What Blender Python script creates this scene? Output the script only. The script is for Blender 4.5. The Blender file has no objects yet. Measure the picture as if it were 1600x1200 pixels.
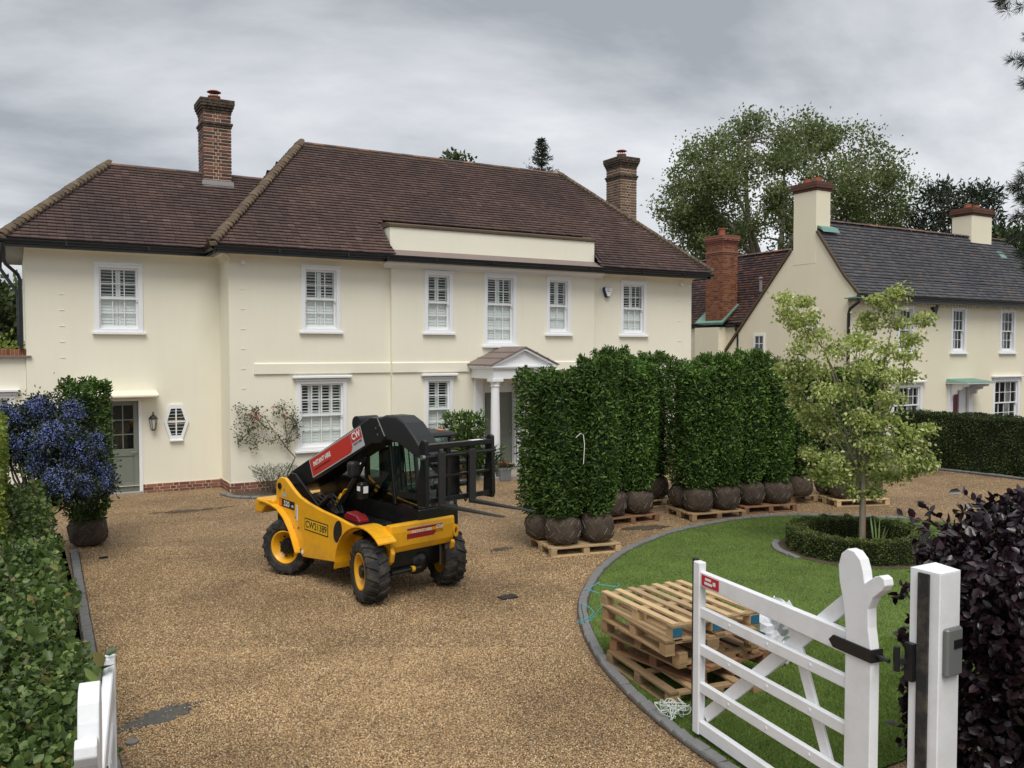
import bpy, math, random
import numpy as np
from mathutils import Matrix, Vector
R = math.radians
rng = np.random.default_rng(7)
random.seed(7)
sc = bpy.context.scene
col = sc.collection

# ---------------------------------------------------------------- camera
# world axes: X along the house front (to the right), Y towards the house, Z up; the viewer stands at X=0, Y=0
cam_d = bpy.data.cameras.new('camera')
cam = bpy.data.objects.new('camera', cam_d); col.objects.link(cam)
cam.location = (0, 0, 3.2)
cam.rotation_euler = (R(90 - 2.2), 0, R(-30))
cam_d.sensor_width = 36; cam_d.lens = 36 * 1350 / 1600
cam_d.clip_start = 0.05; cam_d.clip_end = 2000
sc.camera = cam
sc.render.resolution_x = 1024; sc.render.resolution_y = 768

# ---------------------------------------------------------------- sky, sun, exposure
SUN_EL, SUN_AZ = 58, 205          # degrees; azimuth clockwise from +Y
world = bpy.data.worlds.new('World'); sc.world = world; world.use_nodes = True
wt = world.node_tree; wt.nodes.clear()
def wn(t, **k):
    n = wt.nodes.new(t)
    for a, b in k.items(): setattr(n, a, b)
    return n
def wl(a, b): wt.links.new(a, b)
out = wn('ShaderNodeOutputWorld')
sky = wn('ShaderNodeTexSky', sky_type='NISHITA', sun_disc=False)
sky.sun_elevation = R(SUN_EL); sky.sun_rotation = R(SUN_AZ)
bg1 = wn('ShaderNodeBackground'); bg1.inputs['Strength'].default_value = 0.08
wl(sky.outputs[0], bg1.inputs['Color'])
tc = wn('ShaderNodeTexCoord')
sep = wn('ShaderNodeSeparateXYZ'); wl(tc.outputs['Generated'], sep.inputs[0])
def wmath(op, a, b=None, clamp=False):
    n = wn('ShaderNodeMath', operation=op, use_clamp=clamp)
    for i, v in enumerate((a, b)):
        if v is None: continue
        if isinstance(v, (int, float)): n.inputs[i].default_value = v
        else: wl(v, n.inputs[i])
    return n.outputs[0]
zz = wmath('MAXIMUM', sep.outputs['Z'], 0.0); zz = wmath('ADD', zz, 0.22)   # flat cloud layer seen from below
cx = wmath('DIVIDE', sep.outputs['X'], zz); cy = wmath('DIVIDE', sep.outputs['Y'], zz)
cmb = wn('ShaderNodeCombineXYZ'); wl(cx, cmb.inputs[0]); wl(cy, cmb.inputs[1])
mp = wn('ShaderNodeMapping'); wl(cmb.outputs[0], mp.inputs[0])
mp.inputs['Rotation'].default_value = (0, 0, R(-22)); mp.inputs['Scale'].default_value = (0.6, 0.9, 1)
mp.inputs['Location'].default_value = (8.3, 2.7, 0)
nz = wn('ShaderNodeTexNoise'); nz.inputs['Scale'].default_value = 1.15; nz.inputs['Detail'].default_value = 8
nz.inputs['Roughness'].default_value = 0.56; nz.inputs['Distortion'].default_value = 0.2
wl(mp.outputs[0], nz.inputs['Vector'])
rp = wn('ShaderNodeValToRGB'); wl(nz.outputs[0], rp.inputs[0])
e = rp.color_ramp.elements
e[0].position = 0.37; e[0].color = (0.21, 0.222, 0.237, 1)
e[1].position = 0.66; e[1].color = (0.50, 0.507, 0.52, 1)
m_ = e.new(0.5); m_.color = (0.345, 0.356, 0.372, 1)
bg2 = wn('ShaderNodeBackground'); bg2.inputs['Strength'].default_value = 1.0
wl(rp.outputs[0], bg2.inputs['Color'])
mx = wn('ShaderNodeMixShader'); mx.inputs[0].default_value = 0.93        # almost closed cloud cover
wl(bg1.outputs[0], mx.inputs[1]); wl(bg2.outputs[0], mx.inputs[2]); wl(mx.outputs[0], out.inputs[0])

sun_d = bpy.data.lights.new('sun', 'SUN'); sun_d.energy = 1.5; sun_d.angle = R(35); sun_d.color = (1, 0.97, 0.92)
sun = bpy.data.objects.new('sun', sun_d); col.objects.link(sun)
sd = Vector((math.cos(R(SUN_EL)) * math.sin(R(SUN_AZ)), math.cos(R(SUN_EL)) * math.cos(R(SUN_AZ)), math.sin(R(SUN_EL))))
sun.rotation_euler = sd.to_track_quat('Z', 'Y').to_euler(); sun.location = (0, -10, 30)
vs = sc.view_settings
vs.view_transform = 'Standard'; vs.look = 'None'; vs.gamma = 1; vs.exposure = 0.9; vs.use_curve_mapping = False

# ---------------------------------------------------------------- materials
MATS = {}
def newmat(name):
    m = bpy.data.materials.new(name); m.use_nodes = True
    nt = m.node_tree; b = nt.nodes['Principled BSDF']
    MATS[name] = m
    return m, nt, b
def node(nt, t, **k):
    n = nt.nodes.new(t)
    for a, b in k.items():
        if a in n.inputs.keys(): n.inputs[a].default_value = b
        else: setattr(n, a, b)
    return n
def c4(c): return (c[0], c[1], c[2], 1)
def scl(c, k): return tuple(min(1, max(0, x * k)) for x in c)
def mixrgb(nt, f, a, b, blend='MIX'):
    n = nt.nodes.new('ShaderNodeMix'); n.data_type = 'RGBA'; n.blend_type = blend
    for idx, v in ((0, f), (6, a), (7, b)):
        if isinstance(v, (int, float)): n.inputs[idx].default_value = v
        elif isinstance(v, tuple): n.inputs[idx].default_value = c4(v)
        else: nt.links.new(v, n.inputs[idx])
    return n.outputs[2]
def ramp(nt, src, stops):
    r = nt.nodes.new('ShaderNodeValToRGB'); nt.links.new(src, r.inputs[0])
    e = r.color_ramp.elements
    while len(e) < len(stops): e.new(0.5)
    for el, (p, c) in zip(e, stops):
        el.position = p; el.color = c4(c) if len(c) == 3 else c
    return r.outputs[0]
def noise(nt, vec, scale, detail=4, rough=.55):
    n = node(nt, 'ShaderNodeTexNoise'); n.inputs['Scale'].default_value = scale
    n.inputs['Detail'].default_value = detail; n.inputs['Roughness'].default_value = rough
    nt.links.new(vec, n.inputs['Vector']); return n.outputs[0]
def bump(nt, b, h, strength=.3, dist=.01):
    n = node(nt, 'ShaderNodeBump'); n.inputs['Strength'].default_value = strength; n.inputs['Distance'].default_value = dist
    nt.links.new(h, n.inputs['Height']); nt.links.new(n.outputs[0], b.inputs['Normal']); return n
def pmat(name, c, rough=.6, var=.12, scale=6, bmp=0, bscale=60, metal=0, coat=0, spec=.5, island=0, dirt=None):
    """base colour with slow and fine variation, optional per-piece shift, grain relief"""
    m, nt, b = newmat(name)
    tcn = node(nt, 'ShaderNodeTexCoord'); vec = tcn.outputs['Object']
    colr = mixrgb(nt, noise(nt, vec, scale), scl(c, 1 - var), scl(c, 1 + var))
    if dirt:                                   # (colour, amount, scale): grime with a shape of its own
        f = ramp(nt, noise(nt, vec, dirt[2], 6, .65), [(.45, (0, 0, 0)), (.75, (dirt[1],) * 3)])
        colr = mixrgb(nt, f, colr, dirt[0])
    if island:
        g = node(nt, 'ShaderNodeNewGeometry')
        f = ramp(nt, g.outputs['Random Per Island'], [(0, (1 - island,) * 3), (1, (1 + island,) * 3)])
        mr = node(nt, 'ShaderNodeMapRange'); nt.links.new(g.outputs['Random Per Island'], mr.inputs[0])
        mr.inputs[3].default_value = 1 - island; mr.inputs[4].default_value = 1 + island
        vm = node(nt, 'ShaderNodeVectorMath', operation='SCALE'); nt.links.new(colr, vm.inputs[0]); nt.links.new(mr.outputs[0], vm.inputs['Scale'])
        colr = vm.outputs[0]
    nt.links.new(colr, b.inputs['Base Color'])
    b.inputs['Roughness'].default_value = rough; b.inputs['Metallic'].default_value = metal
    b.inputs['Specular IOR Level'].default_value = spec
    if coat: b.inputs['Coat Weight'].default_value = coat; b.inputs['Coat Roughness'].default_value = .08
    if bmp: bump(nt, b, noise(nt, vec, bscale, 5), bmp, .01)
    return m
def leafmat(name, stops, rough=.45, trans=.25, spec=.4, tint=0.0):
    """one random colour for each leaf, a little light passing through"""
    m, nt, b = newmat(name)
    g = node(nt, 'ShaderNodeNewGeometry')
    colr = ramp(nt, g.outputs['Random Per Island'], stops)
    tcn = node(nt, 'ShaderNodeTexCoord')
    mr = node(nt, 'ShaderNodeMapRange'); nt.links.new(noise(nt, tcn.outputs['Object'], 1.7, 3), mr.inputs[0])
    mr.inputs[1].default_value = .3; mr.inputs[2].default_value = .7; mr.inputs[3].default_value = .75; mr.inputs[4].default_value = 1.25
    vm = node(nt, 'ShaderNodeVectorMath', operation='SCALE'); nt.links.new(colr, vm.inputs[0]); nt.links.new(mr.outputs[0], vm.inputs['Scale'])
    oi = node(nt, 'ShaderNodeObjectInfo'); m2 = node(nt, 'ShaderNodeMapRange'); nt.links.new(oi.outputs['Random'], m2.inputs[0]); m2.inputs[3].default_value = 1 - tint; m2.inputs[4].default_value = 1 + tint
    v2 = node(nt, 'ShaderNodeVectorMath', operation='SCALE'); nt.links.new(vm.outputs[0], v2.inputs[0]); nt.links.new(m2.outputs[0], v2.inputs['Scale']); vm = v2
    nt.links.new(vm.outputs[0], b.inputs['Base Color'])
    b.inputs['Roughness'].default_value = rough; b.inputs['Specular IOR Level'].default_value = spec
    if trans:
        t = node(nt, 'ShaderNodeBsdfTranslucent'); nt.links.new(vm.outputs[0], t.inputs[0])
        ms = node(nt, 'ShaderNodeMixShader'); ms.inputs[0].default_value = trans
        nt.links.new(b.outputs[0], ms.inputs[1]); nt.links.new(t.outputs[0], ms.inputs[2])
        nt.links.new(ms.outputs[0], nt.nodes['Material Output'].inputs[0])
    return m

# render (walls)
m, nt, b = newmat('render_cream')
tcn = node(nt, 'ShaderNodeTexCoord'); v_ = tcn.outputs['Object']
big = ramp(nt, noise(nt, v_, .55, 5, .6), [(.3, (.78, .745, .605)), (.7, (.82, .79, .66))])
mpn = node(nt, 'ShaderNodeMapping'); mpn.inputs['Scale'].default_value = (5, 5, .35); nt.links.new(v_, mpn.inputs[0])
stk = ramp(nt, noise(nt, mpn.outputs[0], 1.3, 5, .6), [(.5, (0, 0, 0)), (.9, (.15, .15, .15))])
cc = mixrgb(nt, stk, big, (.60, .56, .45)); nt.links.new(cc, b.inputs['Base Color']); b.inputs['Roughness'].default_value = .9
bump(nt, b, noise(nt, v_, 55, 6, .7), .16, .01)
m, nt, b = newmat('render_neighbour')
tcn = node(nt, 'ShaderNodeTexCoord'); v_ = tcn.outputs['Object']
big = ramp(nt, noise(nt, v_, .6, 5, .6), [(.3, (.76, .70, .53)), (.7, (.80, .745, .58))])
mpn = node(nt, 'ShaderNodeMapping'); mpn.inputs['Scale'].default_value = (4, 4, .3); nt.links.new(v_, mpn.inputs[0])
stk = ramp(nt, noise(nt, mpn.outputs[0], 1.6, 5, .6), [(.5, (0, 0, 0)), (.9, (.10, .10, .10))])
cc = mixrgb(nt, stk, big, (.53, .47, .34)); nt.links.new(cc, b.inputs['Base Color']); b.inputs['Roughness'].default_value = .9
bump(nt, b, noise(nt, v_, 40, 6, .7), .2, .01)

pmat('white_paint', (.80, .81, .82), .45, .03, 3, .05, 30)
pmat('white_gate', (.80, .81, .83), .42, .03, 2, .10, 25, dirt=((.48, .51, .44), .40, 3.0))
pmat('shutter_white', (.74, .76, .74), .5, .02)
pmat('black_gutter', (.012, .015, .018), .32, .2, 5)
pmat('lead_brown', (.20, .155, .135), .6, .15, 3)
pmat('lead_grey', (.26, .25, .24), .6, .15, 3)
pmat('copper_green', (.15, .27, .22), .7, .3, 9)
pmat('mortar', (.56, .43, .32), .9, .15, 8, .3, 80)
pmat('mortar_dark', (.30, .23, .16), .9, .2, 8, .3, 80)
pmat('room_dark', (.012, .012, .013), .8, .1)
pmat('sage_door', (.165, .185, .15), .45, .06)
pmat('red_door', (.16, .012, .02), .4, .08)
pmat('terracotta', (.26, .075, .04), .8, .2, 6)
pmat('soot_brick', (.055, .035, .024), .9, .4, 10, .3, 60, dirt=((.16, .16, .11), .6, 9))
pmat('stone', (.30, .27, .23), .85, .15, 5, .3, 40)
pmat('iron_black', (.012, .012, .013), .4, .2)
pmat('lamp_glass', (.5, .47, .4), .2, .05)

def brickmat(name, stops):
    m, nt, b = newmat(name)
    g = node(nt, 'ShaderNodeNewGeometry'); oi = node(nt, 'ShaderNodeObjectInfo')
    a = node(nt, 'ShaderNodeMath', operation='ADD'); nt.links.new(g.outputs['Random Per Island'], a.inputs[0]); nt.links.new(oi.outputs['Random'], a.inputs[1])
    f = node(nt, 'ShaderNodeMath', operation='FRACT'); nt.links.new(a.outputs[0], f.inputs[0])
    c = ramp(nt, f.outputs[0], stops)
    tcn = node(nt, 'ShaderNodeTexCoord')
    c = mixrgb(nt, noise(nt, tcn.outputs['Object'], 22, 5), scl((.6, .6, .6), 1), (1.0, 1.0, 1.0)); 
    c2 = ramp(nt, f.outputs[0], stops)
    c = mixrgb(nt, 1.0, c2, c, 'MULTIPLY')
    nt.links.new(c, b.inputs['Base Color']); b.inputs['Roughness'].default_value = .85
    bump(nt, b, noise(nt, tcn.outputs['Object'], 70, 5), .4, .006)
    return m
brickmat('brick_brown', [(0, (.055, .032, .026)), (.35, (.10, .05, .04)), (.7, (.17, .07, .05)), (1, (.30, .12, .075))])
brickmat('brick_old', [(0, (.08, .052, .036)), (.5, (.16, .10, .065)), (1, (.22, .14, .09))])
brickmat('brick_red', [(0, (.17, .06, .045)), (.5, (.26, .10, .07)), (1, (.36, .16, .10))])
brickmat('brick_orange', [(0, (.15, .042, .02)), (.5, (.27, .08, .034)), (1, (.36, .135, .06))])
def tilemat(name, stops, moss):
    m, nt, b = newmat(name)
    g = node(nt, 'ShaderNodeNewGeometry'); tcn = node(nt, 'ShaderNodeTexCoord'); oi = node(nt, 'ShaderNodeObjectInfo')
    a = node(nt, 'ShaderNodeMath', operation='ADD'); nt.links.new(g.outputs['Random Per Island'], a.inputs[0]); nt.links.new(oi.outputs['Random'], a.inputs[1])
    f = node(nt, 'ShaderNodeMath', operation='FRACT'); nt.links.new(a.outputs[0], f.inputs[0])
    c = ramp(nt, f.outputs[0], stops)
    w = ramp(nt, noise(nt, tcn.outputs['Object'], .45, 5, .6), [(.35, (.72, .74, .78)), (.65, (1.15, 1.08, 1.02))])
    c = mixrgb(nt, 1.0, c, w, 'MULTIPLY')
    fm = ramp(nt, noise(nt, tcn.outputs['Object'], 1.6, 6, .7), [(.5, (0, 0, 0)), (.8, (moss[1],) * 3)])
    c = mixrgb(nt, fm, c, moss[0])
    nt.links.new(c, b.inputs['Base Color']); b.inputs['Roughness'].default_value = .8
    bump(nt, b, noise(nt, tcn.outputs['Object'], 60, 4), .25, .006)
    return m
tilemat('tile_plum', [(0, (.078, .050, .047)), (.3, (.096, .061, .055)), (.75, (.113, .071, .062)), (.985, (.128, .081, .07)), (1, (.165, .125, .105))], ((.065, .052, .038), .35))
tilemat('tile_slate', [(0, (.075, .078, .088)), (.5, (.10, .102, .113)), (.95, (.125, .125, .135)), (1, (.17, .115, .095))], ((.10, .10, .075), .3))
tilemat('tile_rust', [(0, (.07, .052, .06)), (.45, (.115, .075, .075)), (.8, (.17, .085, .07)), (1, (.24, .115, .08))], ((.10, .085, .05), .4))
tilemat('tile_moss', [(0, (.075, .052, .034)), (.5, (.115, .08, .048)), (1, (.16, .115, .066))], ((.12, .105, .048), .55))
pmat('roof_deck', (.06, .042, .04), .9)

# glass: mostly clear, fresnel reflection of the sky
m, nt, b = newmat('window_glass')
nt.nodes.remove(b)
tr = node(nt, 'ShaderNodeBsdfTransparent'); tr.inputs[0].default_value = (.95, .98, .965, 1)
gl = node(nt, 'ShaderNodeBsdfGlossy'); gl.inputs['Roughness'].default_value = .02
lw = node(nt, 'ShaderNodeLayerWeight'); pw_ = node(nt, 'ShaderNodeMath', operation='POWER'); nt.links.new(lw.outputs['Facing'], pw_.inputs[0]); pw_.inputs[1].default_value = 4.5
fr = node(nt, 'ShaderNodeMath', operation='MULTIPLY_ADD'); nt.links.new(pw_.outputs[0], fr.inputs[0]); fr.inputs[1].default_value = .9; fr.inputs[2].default_value = .055
ms = node(nt, 'ShaderNodeMixShader'); nt.links.new(fr.outputs[0], ms.inputs[0]); nt.links.new(tr.outputs[0], ms.inputs[1]); nt.links.new(gl.outputs[0], ms.inputs[2])
nt.links.new(ms.outputs[0], nt.nodes['Material Output'].inputs[0])
m, nt, b = newmat('cab_glass')
nt.nodes.remove(b)
tr = node(nt, 'ShaderNodeBsdfTransparent'); tr.inputs[0].default_value = (.46, .61, .55, 1)
gl = node(nt, 'ShaderNodeBsdfGlossy'); gl.inputs['Roughness'].default_value = .03
lw = node(nt, 'ShaderNodeLayerWeight'); pw_ = node(nt, 'ShaderNodeMath', operation='POWER'); nt.links.new(lw.outputs['Facing'], pw_.inputs[0]); pw_.inputs[1].default_value = 4.0
fr = node(nt, 'ShaderNodeMath', operation='MULTIPLY_ADD'); nt.links.new(pw_.outputs[0], fr.inputs[0]); fr.inputs[1].default_value = .9; fr.inputs[2].default_value = .09
ms = node(nt, 'ShaderNodeMixShader'); nt.links.new(fr.outputs[0], ms.inputs[0]); nt.links.new(tr.outputs[0], ms.inputs[1]); nt.links.new(gl.outputs[0], ms.inputs[2])
nt.links.new(ms.outputs[0], nt.nodes['Material Output'].inputs[0])

# ---------------------------------------------------------------- mesh helpers
def V3(*a): return np.array(a, float)
def unit(v): v = np.asarray(v, float); return v / (np.linalg.norm(v) + 1e-12)
class MB:
    """collects shapes, then links them as ONE mesh object"""
    def __init__(s): s.v = []; s.f = []
    def add(s, vs_, fs):
        o = len(s.v); s.v.extend([tuple(map(float, p)) for p in vs_]); s.f.extend([tuple(i + o for i in f) for f in fs]); return s
    def quad(s, *p): return s.add(p, [tuple(range(len(p)))])
    def hexa(s, p):   # 8 corners: bottom 0-3, top 4-7
        return s.add(p, [(3, 2, 1, 0), (4, 5, 6, 7), (0, 1, 5, 4), (1, 2, 6, 5), (2, 3, 7, 6), (3, 0, 4, 7)])
    def box(s, x0, x1, y0, y1, z0, z1):
        return s.hexa([(x0, y0, z0), (x1, y0, z0), (x1, y1, z0), (x0, y1, z0), (x0, y0, z1), (x1, y0, z1), (x1, y1, z1), (x0, y1, z1)])
    def beam(s, p, q, w, h, up=(0, 0, 1)):
        p, q = np.array(p, float), np.array(q, float); d = unit(q - p); u = np.array(up, float)
        if abs(d @ u) > .99: u = np.array([0, 1., 0])
        a = unit(np.cross(d, u)); u = np.cross(a, d); a = a * w / 2; u = u * h / 2
        return s.hexa([p - a - u, p + a - u, q + a - u, q - a - u, p - a + u, p + a + u, q + a + u, q - a + u])
    def tube(s, pts, rad, n=8, cap=True):
        pts = [np.array(p, float) for p in pts]
        if not hasattr(rad, '__len__'): rad = [rad] * len(pts)
        o = len(s.v); ref = None
        for i, p in enumerate(pts):
            d = unit(pts[min(i + 1, len(pts) - 1)] - pts[max(i - 1, 0)])
            if ref is None:
                ref = np.array([0, 0, 1.]) if abs(d[2]) < .9 else np.array([1., 0, 0])
            a = unit(np.cross(d, ref)); b_ = np.cross(a, d); ref = b_
            for k in range(n):
                t = 2 * math.pi * k / n
                s.v.append(tuple(p + rad[i] * (math.cos(t) * a + math.sin(t) * b_)))
        for i in range(len(pts) - 1):
            for k in range(n):
                k2 = (k + 1) % n
                s.f.append((o + i * n + k, o + i * n + k2, o + (i + 1) * n + k2, o + (i + 1) * n + k))
        if cap:
            s.f.append(tuple(o + k for k in range(n))[::-1]); s.f.append(tuple(o + (len(pts) - 1) * n + k for k in range(n)))
        return s
    def prism(s, poly, fn, a, b):      # fn(x, y, depth) -> point
        n = len(poly)
        vs_ = [fn(x, y, a) for x, y in poly] + [fn(x, y, b) for x, y in poly]
        fs = [tuple(range(n))[::-1], tuple(range(n, 2 * n))] + [(i, (i + 1) % n, n + (i + 1) % n, n + i) for i in range(n)]
        return s.add(vs_, fs)
    def lathe(s, prof, n=16, c=(0, 0, 0), axis='z', frac=1.0):
        o = len(s.v); c = np.array(c, float); m = n if frac >= 1 else n + 1
        for r, z in prof:
            for k in range(m):
                t = 2 * math.pi * frac * k / n
                x, y = r * math.cos(t), r * math.sin(t)
                p = {'z': (x, y, z), 'y': (x, z, y), 'x': (z, x, y)}[axis]
                s.v.append(tuple(c + np.array(p)))
        for i in range(len(prof) - 1):
            for k in range(n):
                k2 = (k + 1) % m
                s.f.append((o + i * m + k, o + i * m + k2, o + (i + 1) * m + k2, o + (i + 1) * m + k))
        if frac >= 1:
            s.f.append(tuple(o + k for k in range(m))[::-1]); s.f.append(tuple(o + (len(prof) - 1) * m + k for k in range(m)))
        return s
    def mesh(s, name, mat):
        me = bpy.data.meshes.new(name); me.from_pydata(s.v, [], s.f)
        if mat: me.materials.append(MATS[mat])
        return me
    def build(s, name, mat, parent=None, smooth=False, bevel=0, seg=1):
        me = s.mesh(name, mat)
        if smooth: me.shade_smooth()
        return link(name, me, parent, bevel, seg, smooth)
def link(name, me, parent=None, bevel=0, seg=1, smooth=False):
    o = bpy.data.objects.new(name, me); col.objects.link(o)
    if parent is not None:
        o.parent = parent
        if parent.type == 'EMPTY' and parent.get('_w'):
            o.matrix_parent_inverse = Matrix.Translation(-parent.location)
    if bevel:
        bv = o.modifiers.new('bevel', 'BEVEL'); bv.width = bevel; bv.segments = seg; bv.limit_method = 'ANGLE'; bv.angle_limit = R(40)
    if smooth and me.polygons:
        try: me.set_sharp_from_angle(angle=R(40))
        except Exception: pass
    return o
def tag(o, label=None, cat=None, group=None, kind=None):
    if label: o['label'] = label
    if cat: o['category'] = cat
    if group: o['group'] = group
    if kind: o['kind'] = kind
    return o
def empty(name, loc, rz=0, world_built=False):
    o = bpy.data.objects.new(name, None); col.objects.link(o); o.location = loc; o.rotation_euler = (0, 0, rz)
    o.empty_display_size = .2
    if world_built: o['_w'] = 1
    return o
def copy_tree(o, parent=None):
    c = o.copy(); col.objects.link(c); c.parent = parent
    for ch in KIDS(o): copy_tree(ch, c)
    return c
def KIDS(o): return [c for c in bpy.data.objects if c.parent == o]
def np_mesh(name, verts, faces, mat, nper):
    """fast mesh from arrays; faces (m, nper)"""
    me = bpy.data.meshes.new(name)
    verts = np.ascontiguousarray(verts, np.float32); faces = np.ascontiguousarray(faces, np.int32)
    me.vertices.add(len(verts)); me.vertices.foreach_set('co', verts.ravel())
    me.loops.add(faces.size); me.loops.foreach_set('vertex_index', faces.ravel())
    me.polygons.add(len(faces)); me.polygons.foreach_set('loop_start', np.arange(0, faces.size, nper, dtype=np.int32))
    try: me.polygons.foreach_set('loop_total', np.full(len(faces), nper, np.int32))
    except Exception: pass
    me.update(calc_edges=True); me.validate()
    if mat: me.materials.append(MATS[mat])
    return me
def rand_unit(n, r=None):
    r = r or rng; v = r.normal(size=(n, 3)); return v / np.linalg.norm(v, axis=1, keepdims=True)
def nrm(v): return v / (np.linalg.norm(v, axis=1, keepdims=True) + 1e-9)
def leaves(P, D, L, W, spread=.6, fold=.25, curl=.15, detail=1, F=None, fj=.7):
    """leaf blades at P whose tips point along D (+ jitter); lengths L, widths W -> verts, quads.
    detail 1: 4 corners folded on the midrib; detail 2: rounder six-corner blade in two quads"""
    n = len(P); L = np.broadcast_to(L, (n,)).astype(float); W = np.broadcast_to(W, (n,)).astype(float)
    A = nrm(D + spread * rand_unit(n)); B = nrm(np.cross(A, rand_unit(n) if F is None else F + fj * rand_unit(n))); N = np.cross(B, A)
    L_, W_ = L[:, None], W[:, None]
    if detail == 1:
        v = np.stack([P, P + A * L_ * .5 + B * W_ * .5 + N * W_ * fold, P + A * L_ - N * L_ * curl, P + A * L_ * .5 - B * W_ * .5 + N * W_ * fold], 1).reshape(-1, 3)
        f = np.arange(n * 4).reshape(n, 4)
        # two triangles folded on the midrib
        f = np.concatenate([f[:, [0, 1, 2]], f[:, [0, 2, 3]]])
        return v, f
    v = np.stack([P, P + A * L_ * .3 + B * W_ * .46 + N * W_ * fold, P + A * L_ * .7 + B * W_ * .38 + N * W_ * (fold * .8) - N * L_ * curl * .5,
                  P + A * L_ - N * L_ * curl, P + A * L_ * .7 - B * W_ * .38 + N * W_ * (fold * .8) - N * L_ * curl * .5, P + A * L_ * .3 - B * W_ * .46 + N * W_ * fold], 1).reshape(-1, 3)
    i = np.arange(n)[:, None] * 6
    f = np.concatenate([i + [[0, 1, 2, 3]], i + [[0, 3, 4, 5]]])
    return v, f
def leaf_obj(name, P, D, L, W, mat, parent=None, **k):
    v, f = leaves(P, D, L, W, **k)
    return link(name, np_mesh(name, v, f, mat, f.shape[1]), parent)
def text_mesh(txt, size, mat, bold=0.0, sx=1.0):
    cu = bpy.data.curves.new('lettering', 'FONT'); cu.body = txt; cu.size = size; cu.align_x = 'CENTER'; cu.align_y = 'CENTER'; cu.offset = bold
    o = bpy.data.objects.new('lettering', cu); col.objects.link(o)
    bpy.context.view_layer.update()
    me = bpy.data.meshes.new_from_object(o.evaluated_get(bpy.context.evaluated_depsgraph_get()))
    bpy.data.objects.remove(o); bpy.data.curves.remove(cu)
    if sx != 1:
        for vv in me.vertices: vv.co.x *= sx
    me.materials.clear(); me.materials.append(MATS[mat]); me.name = 'lettering'
    return me
def frame_matrix(o, xa, ya):
    xa = Vector(xa).normalized(); za = xa.cross(Vector(ya)).normalized(); ya = za.cross(xa)
    return Matrix(((xa.x, ya.x, za.x, o[0]), (xa.y, ya.y, za.y, o[1]), (xa.z, ya.z, za.z, o[2]), (0, 0, 0, 1)))
# ================================================================ GROUND
def poly_sheet(name, pts, z, mat, kind='structure', parent=None, sub=0):
    import bmesh
    bm = bmesh.new(); vs_ = [bm.verts.new((x, y, z)) for x, y in pts]; bm.faces.new(vs_)
    bmesh.ops.triangulate(bm, faces=bm.faces[:])
    me = bpy.data.meshes.new(name); bm.to_mesh(me); bm.free(); me.materials.append(MATS[mat])
    if me.polygons and me.polygons[0].normal.z < 0: me.flip_normals()
    o = link(name, me, parent)
    if kind: o['kind'] = kind
    return o
# gravel: voronoi stones, each with its own colour, and dark damp drifts
m, nt, b = newmat('gravel')
tcn = node(nt, 'ShaderNodeTexCoord'); v_ = tcn.outputs['Object']
vo = node(nt, 'ShaderNodeTexVoronoi'); vo.inputs['Scale'].default_value = 62; nt.links.new(v_, vo.inputs['Vector'])
sepc = node(nt, 'ShaderNodeSeparateColor'); nt.links.new(vo.outputs['Color'], sepc.inputs[0])
c = ramp(nt, sepc.outputs[0], [(0, (.20, .12, .058)), (.3, (.45, .295, .145)), (.6, (.59, .40, .205)), (.85, (.68, .495, .275)), (1, (.74, .62, .44))])
patch = ramp(nt, noise(nt, v_, .55, 6, .65), [(.33, (.62, .60, .58)), (.58, (1.0, .99, .97))])
c = mixrgb(nt, 1.0, c, patch, 'MULTIPLY')
edge = ramp(nt, vo.outputs['Distance'], [(.0, (1, 1, 1)), (.5, (.55, .52, .5)), (.85, (.18, .16, .14))])
c = mixrgb(nt, 1.0, c, edge, 'MULTIPLY')
nt.links.new(c, b.inputs['Base Color']); b.inputs['Roughness'].default_value = .75
inv = node(nt, 'ShaderNodeMath', operation='SUBTRACT'); inv.inputs[0].default_value = 1; nt.links.new(vo.outputs['Distance'], inv.inputs[1])
bump(nt, b, inv.outputs[0], .9, .012)
m, nt, b = newmat('gravel_stone')
g = node(nt, 'ShaderNodeNewGeometry'); tcn = node(nt, 'ShaderNodeTexCoord')
c = ramp(nt, g.outputs['Random Per Island'], [(0, (.20, .12, .055)), (.3, (.48, .315, .155)), (.6, (.62, .425, .215)), (.85, (.72, .53, .30)), (1, (.77, .66, .48))])
patch = ramp(nt, noise(nt, tcn.outputs['Object'], .55, 6, .65), [(.33, (.62, .60, .58)), (.58, (1.0, .99, .97))])
c = mixrgb(nt, 1.0, c, patch, 'MULTIPLY')
nt.links.new(c, b.inputs['Base Color']); b.inputs['Roughness'].default_value = .7
pmat('earth', (.07, .05, .032), .95, .3, 4, .5, 40)
pmat('turf', (.11, .165, .035), .95, .35, 2.2, .3, 60)
pmat('granite', (.155, .16, .165), .8, .3, 14, .4, 60, island=.25)
pmat('granite_sett', (.175, .175, .172), .8, .3, 14, .4, 60)
leafmat('grass_blade', [(0, (.13, .20, .035)), (.6, (.17, .26, .05)), (.97, (.21, .29, .07)), (1, (.30, .31, .12))], .6, .35)

poly_sheet('ground', [(-400, -60), (500, -60), (500, 600), (-400, 600)], -.012, 'earth')
poly_sheet('gravel_drive', [(.66, 0.5), (22, 0.5), (22, 20.9), (-1.5, 20.9), (-1.5, 17.2), (.66, 17.0)], 0.0, 'gravel')

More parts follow.
